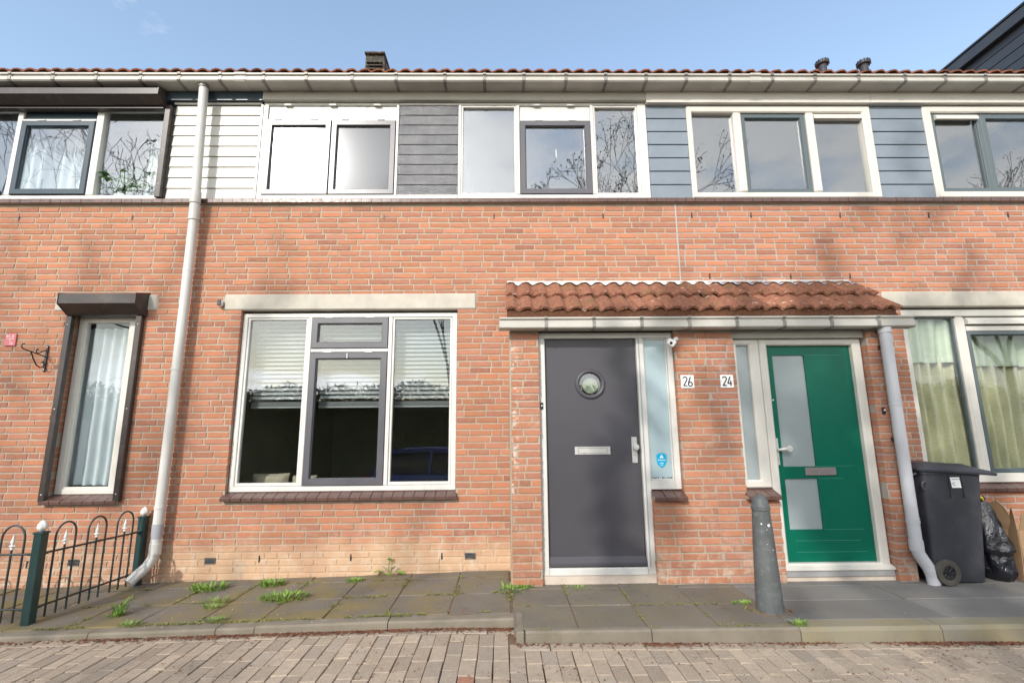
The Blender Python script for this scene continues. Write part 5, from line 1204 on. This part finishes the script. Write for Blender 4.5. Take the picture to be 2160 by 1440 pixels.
# ================================================================== ACROSS THE STREET (seen in the glass, and shading the wall)
def tree(x, y, h, spread, seed, label, leaves=2, ls=1.0, wide=1.0, shift=0.0, z0=-.66, lean=(0,0), up=.25, levels=5):
    rt = random.Random(seed); t = thing('bare_tree', (x, y, z0), label, 'tree', 'trees across the street')
    tr = G(); cr = G(); lf = []
    def branch(p, d, L_, r, lv):
        n = 3 if lv < 3 else 2; pts = [p.copy()]; rs = [r]; v = d.copy()
        for i in range(n):
            v = (v + Vector((rt.gauss(0,.17), rt.gauss(0,.17), rt.gauss(0,.12) + (up*.25 if lv > 0 else 0)))).normalized()
            pts.append(pts[-1] + v*L_/n); rs.append(max(.011, r*(1-.38*(i+1)/n)))
        (tr if lv == 0 else cr).tube(pts, rs, 8 if lv == 0 else 5 if lv < 3 else 3, caps=False)
        if lv >= levels:
            lf.append(pts[-1]); lf.append((pts[0]+pts[-1])/2); return
        k = rt.choice((3,4)) if lv < 2 else rt.choice((2,3,3))
        for i in range(k):
            a = 2*math.pi*(i + rt.uniform(-.3,.3))/k; tilt = rt.uniform(.45, .95)*spread if lv else rt.uniform(.4,.8)*spread
            s1 = v.orthogonal().normalized(); s2 = v.cross(s1); nd = (v*math.cos(tilt) + (s1*math.cos(a)+s2*math.sin(a))*math.sin(tilt)).normalized()
            q = pts[-1] if i < 2 else pts[-1] + (pts[-2]-pts[-1])*rt.uniform(.1,.8); branch(q, nd, L_*rt.uniform(.62,.82), rs[-1]*rt.uniform(.58,.8), lv+1)
    branch(Vector((x,y,z0-.1)), Vector((lean[0],lean[1],1)).normalized(), h*.30, h*.019, 0)
    f_ = h / (max(v[2] for v in cr.v) - z0)
    hi = [v for v in cr.v if (v[2]-z0)*f_ > h*.6]; mx_, my_ = sum(v[0] for v in hi)/len(hi) - x, sum(v[1] for v in hi)/len(hi) - y
    def sc_(v):      # bring the crown back over the trunk (plus a lean) and to its full height and width
        t_ = max(0, min(1, (v[2]-z0)*f_/h/.8 - .15))
        return (x + (v[0]-x-mx_*t_)*f_*wide + shift*t_, y + (v[1]-y-my_*t_)*f_*wide, z0 + (v[2]-z0)*f_)
    tr.v = [sc_(v) for v in tr.v]; cr.v = [sc_(v) for v in cr.v]; lf = [Vector(sc_(p)) for p in lf]
    tr.obj('trunk', M['bark'], t, smooth=60); c = cr.obj('crown', M['bark'], t, smooth=60)
    gl = G()
    for p in lf:
        if leaves > 10 and rt.random() < .62: continue
        for k in range(leaves):
            leaf(gl, p + Vector((rt.gauss(0,.08),)*3), (rt.gauss(0,1), rt.gauss(0,1), rt.gauss(.2,1)), rt.uniform(.06,.12)*ls, rt.uniform(.03,.06)*ls, .8, 2)
    if gl.v: gl.obj('foliage', M['bud'], t, kind='stuff')
    return t
tree(5.6, -15.5, 15.4, .80, 5, 'budding tree mirrored in the upper windows right of the charcoal boards', 4, 1.1, .8, levels=6)
tree(-2.0, -16.5, 15.6, .62, 8, 'tall leafing tree across the street whose shade dapples the green door', 18, 2.4, .40, -2.0)
tree(-13.4, -15.5, 15.0, .80, 13, 'bare tree across the street shading the left brick wall', 6, 2.0, .6)
tree(-17.3, -13.5, 15.2, .9, 21, 'bare tree mirrored in the upper left shuttered window', 1, .8, .85, levels=6)
tree(22.0, -15.5, 13.5, .9, 34, 'budding tree mirrored in the far right upper window', 3, 1.0, .7)
hd = thing('hedge', (0, -11.2, -.66), 'tall dark hedge across the street mirrored in the wide window', 'hedge')
gg = G(); rh = random.Random(2)
for k in range(42000):
    x = rh.uniform(-17, 17); y = rh.uniform(-12.0, -10.4); top = 2.7 + .45*mnoise.noise(Vector((x*.5, y, 1))) + .25*mnoise.noise(Vector((x*2, y, 5))); z = rh.uniform(-.6, top) if rh.random() < .35 else max(-.6, top - abs(rh.gauss(0, .45)))
    gg_d = (rh.gauss(0,1), rh.gauss(0,1), rh.gauss(.3,.8)); leaf(gg, (x,y,z), gg_d, rh.uniform(.10,.17), rh.uniform(.05,.09), .6, 2)
gg.obj('foliage', M['hedge'], hd, kind='stuff')
G().box(-17, 17, -11.6, -10.95, -.66, 2.35, .2).obj('hedge_core', M['hedge'], hd)

# parked hatchback
car = thing('parked_car', (-1.15, -7.1, -.53), 'blue hatchback parked across the street, mirrored in the wide window', 'car')
CX, CY, CZ = -1.15, -7.1, -.535
def sect(x, zb, zs, zt, wb, ws, wt, n=None):
    """half ring -> full ring for one station; zb bottom, zs shoulder, zt top"""
    half = [(0, zb), (wb*.8, zb), (wb, zb+.08), (ws, (zb+zs)/2), (ws*.985, zs-.03), (ws*.96, zs), (wt, (zt*.5+zs*.5)), (wt*.9, zt-.01), (wt*.5, zt), (0, zt)]
    return [(CX+x, CY-a, CZ+z) for a, z in half] + [(CX+x, CY+a, CZ+z) for a, z in reversed(half[1:-1])]
bodyst = [(-2.02,.34,.62,.80,.60,.70,.60),(-1.96,.25,.78,.90,.72,.80,.70),(-1.6,.20,.86,.92,.78,.86,.76),(-.9,.18,.87,.92,.80,.875,.78),(.2,.18,.86,.90,.80,.88,.78),(.95,.18,.83,.90,.80,.875,.74),(1.5,.20,.74,.84,.78,.855,.66),(1.95,.24,.62,.72,.70,.78,.56),(2.08,.34,.52,.60,.58,.68,.45)]
loft(G(), [sect(*s_) for s_ in bodyst]).obj('body', M['carblue'], car, smooth=35)
cab = [(-1.93,.86,.92,.99,.64,.66,.58),(-1.72,.86,1.12,1.28,.68,.64,.54),(-1.35,.86,1.20,1.41,.70,.64,.53),(-.6,.86,1.22,1.45,.70,.64,.53),(.1,.86,1.20,1.41,.70,.64,.52),(.65,.84,1.05,1.18,.69,.62,.52),(1.02,.84,.88,.92,.66,.60,.5)]
loft(G(), [sect(*s_) for s_ in cab]).obj('greenhouse', M['carglass'], car, smooth=35)
rf = [(-1.80,1.24,1.25,1.285,.56,.56,.50),(-1.35,1.375,1.385,1.425,.57,.57,.52),(-.6,1.41,1.42,1.465,.575,.575,.53),(.1,1.375,1.385,1.425,.565,.565,.52),(.35,1.29,1.30,1.335,.55,.55,.50)]
loft(G(), [sect(*s_) for s_ in rf]).obj('roof', M['carblue'], car, smooth=35)
for sy in (-1, 1):
    for pts in ([(-1.75,.89),(-1.62,1.27)], [(-.55,.90),(-.50,1.40)], [(1.0,.90),(.38,1.31)]):
        (xa, za), (xb, zb) = pts; G().tube([(CX+xa, CY+sy*.70, CZ+za), (CX+(xa+xb)/2, CY+sy*.665, CZ+(za+zb)/2), (CX+xb, CY+sy*.575, CZ+zb)], .035, 6).obj('pillar', M['carblue'], car)
    for x in (-1.28, 1.28):
        wh = G().lathe([(.0,-.10),(.19,-.10),(.30,-.09),(.315,-.05),(.315,.05),(.30,.09),(.0,.09)], (CX+x, CY+sy*.80, CZ+.315), 24, 'y').obj('wheel', M['tyre'], car, smooth=40)
        G().lathe([(.0,-.02),(.06,-.02),(.17,-.008),(.20,.012),(.0,.012)], (CX+x, CY+sy*.80+sy*.11, CZ+.315), 20, 'y').obj('rim', M['alu'], wh, smooth=40)
    G().box(CX+1.82, CX+2.02, CY+sy*.52-.12, CY+sy*.52+.12, CZ+.58, CZ+.70, .03).obj('headlight', M['lamp_clear'], car); G().box(CX-2.0, CX-1.86, CY+sy*.64-.09, CY+sy*.64+.09, CZ+.70, CZ+.92, .03).obj('tail_light', M['lamp_red'], car)
    G().box(CX+.62, CX+.80, CY+sy*.90-.07, CY+sy*.90+.07, CZ+.90, CZ+1.02, .03).obj('mirror', M['carblue'], car); G().tube([(CX-.25,CY+sy*.885,CZ+.76),(CX-.05,CY+sy*.885,CZ+.76)], .014, 6).obj('door_handle', M['carblue'], car)
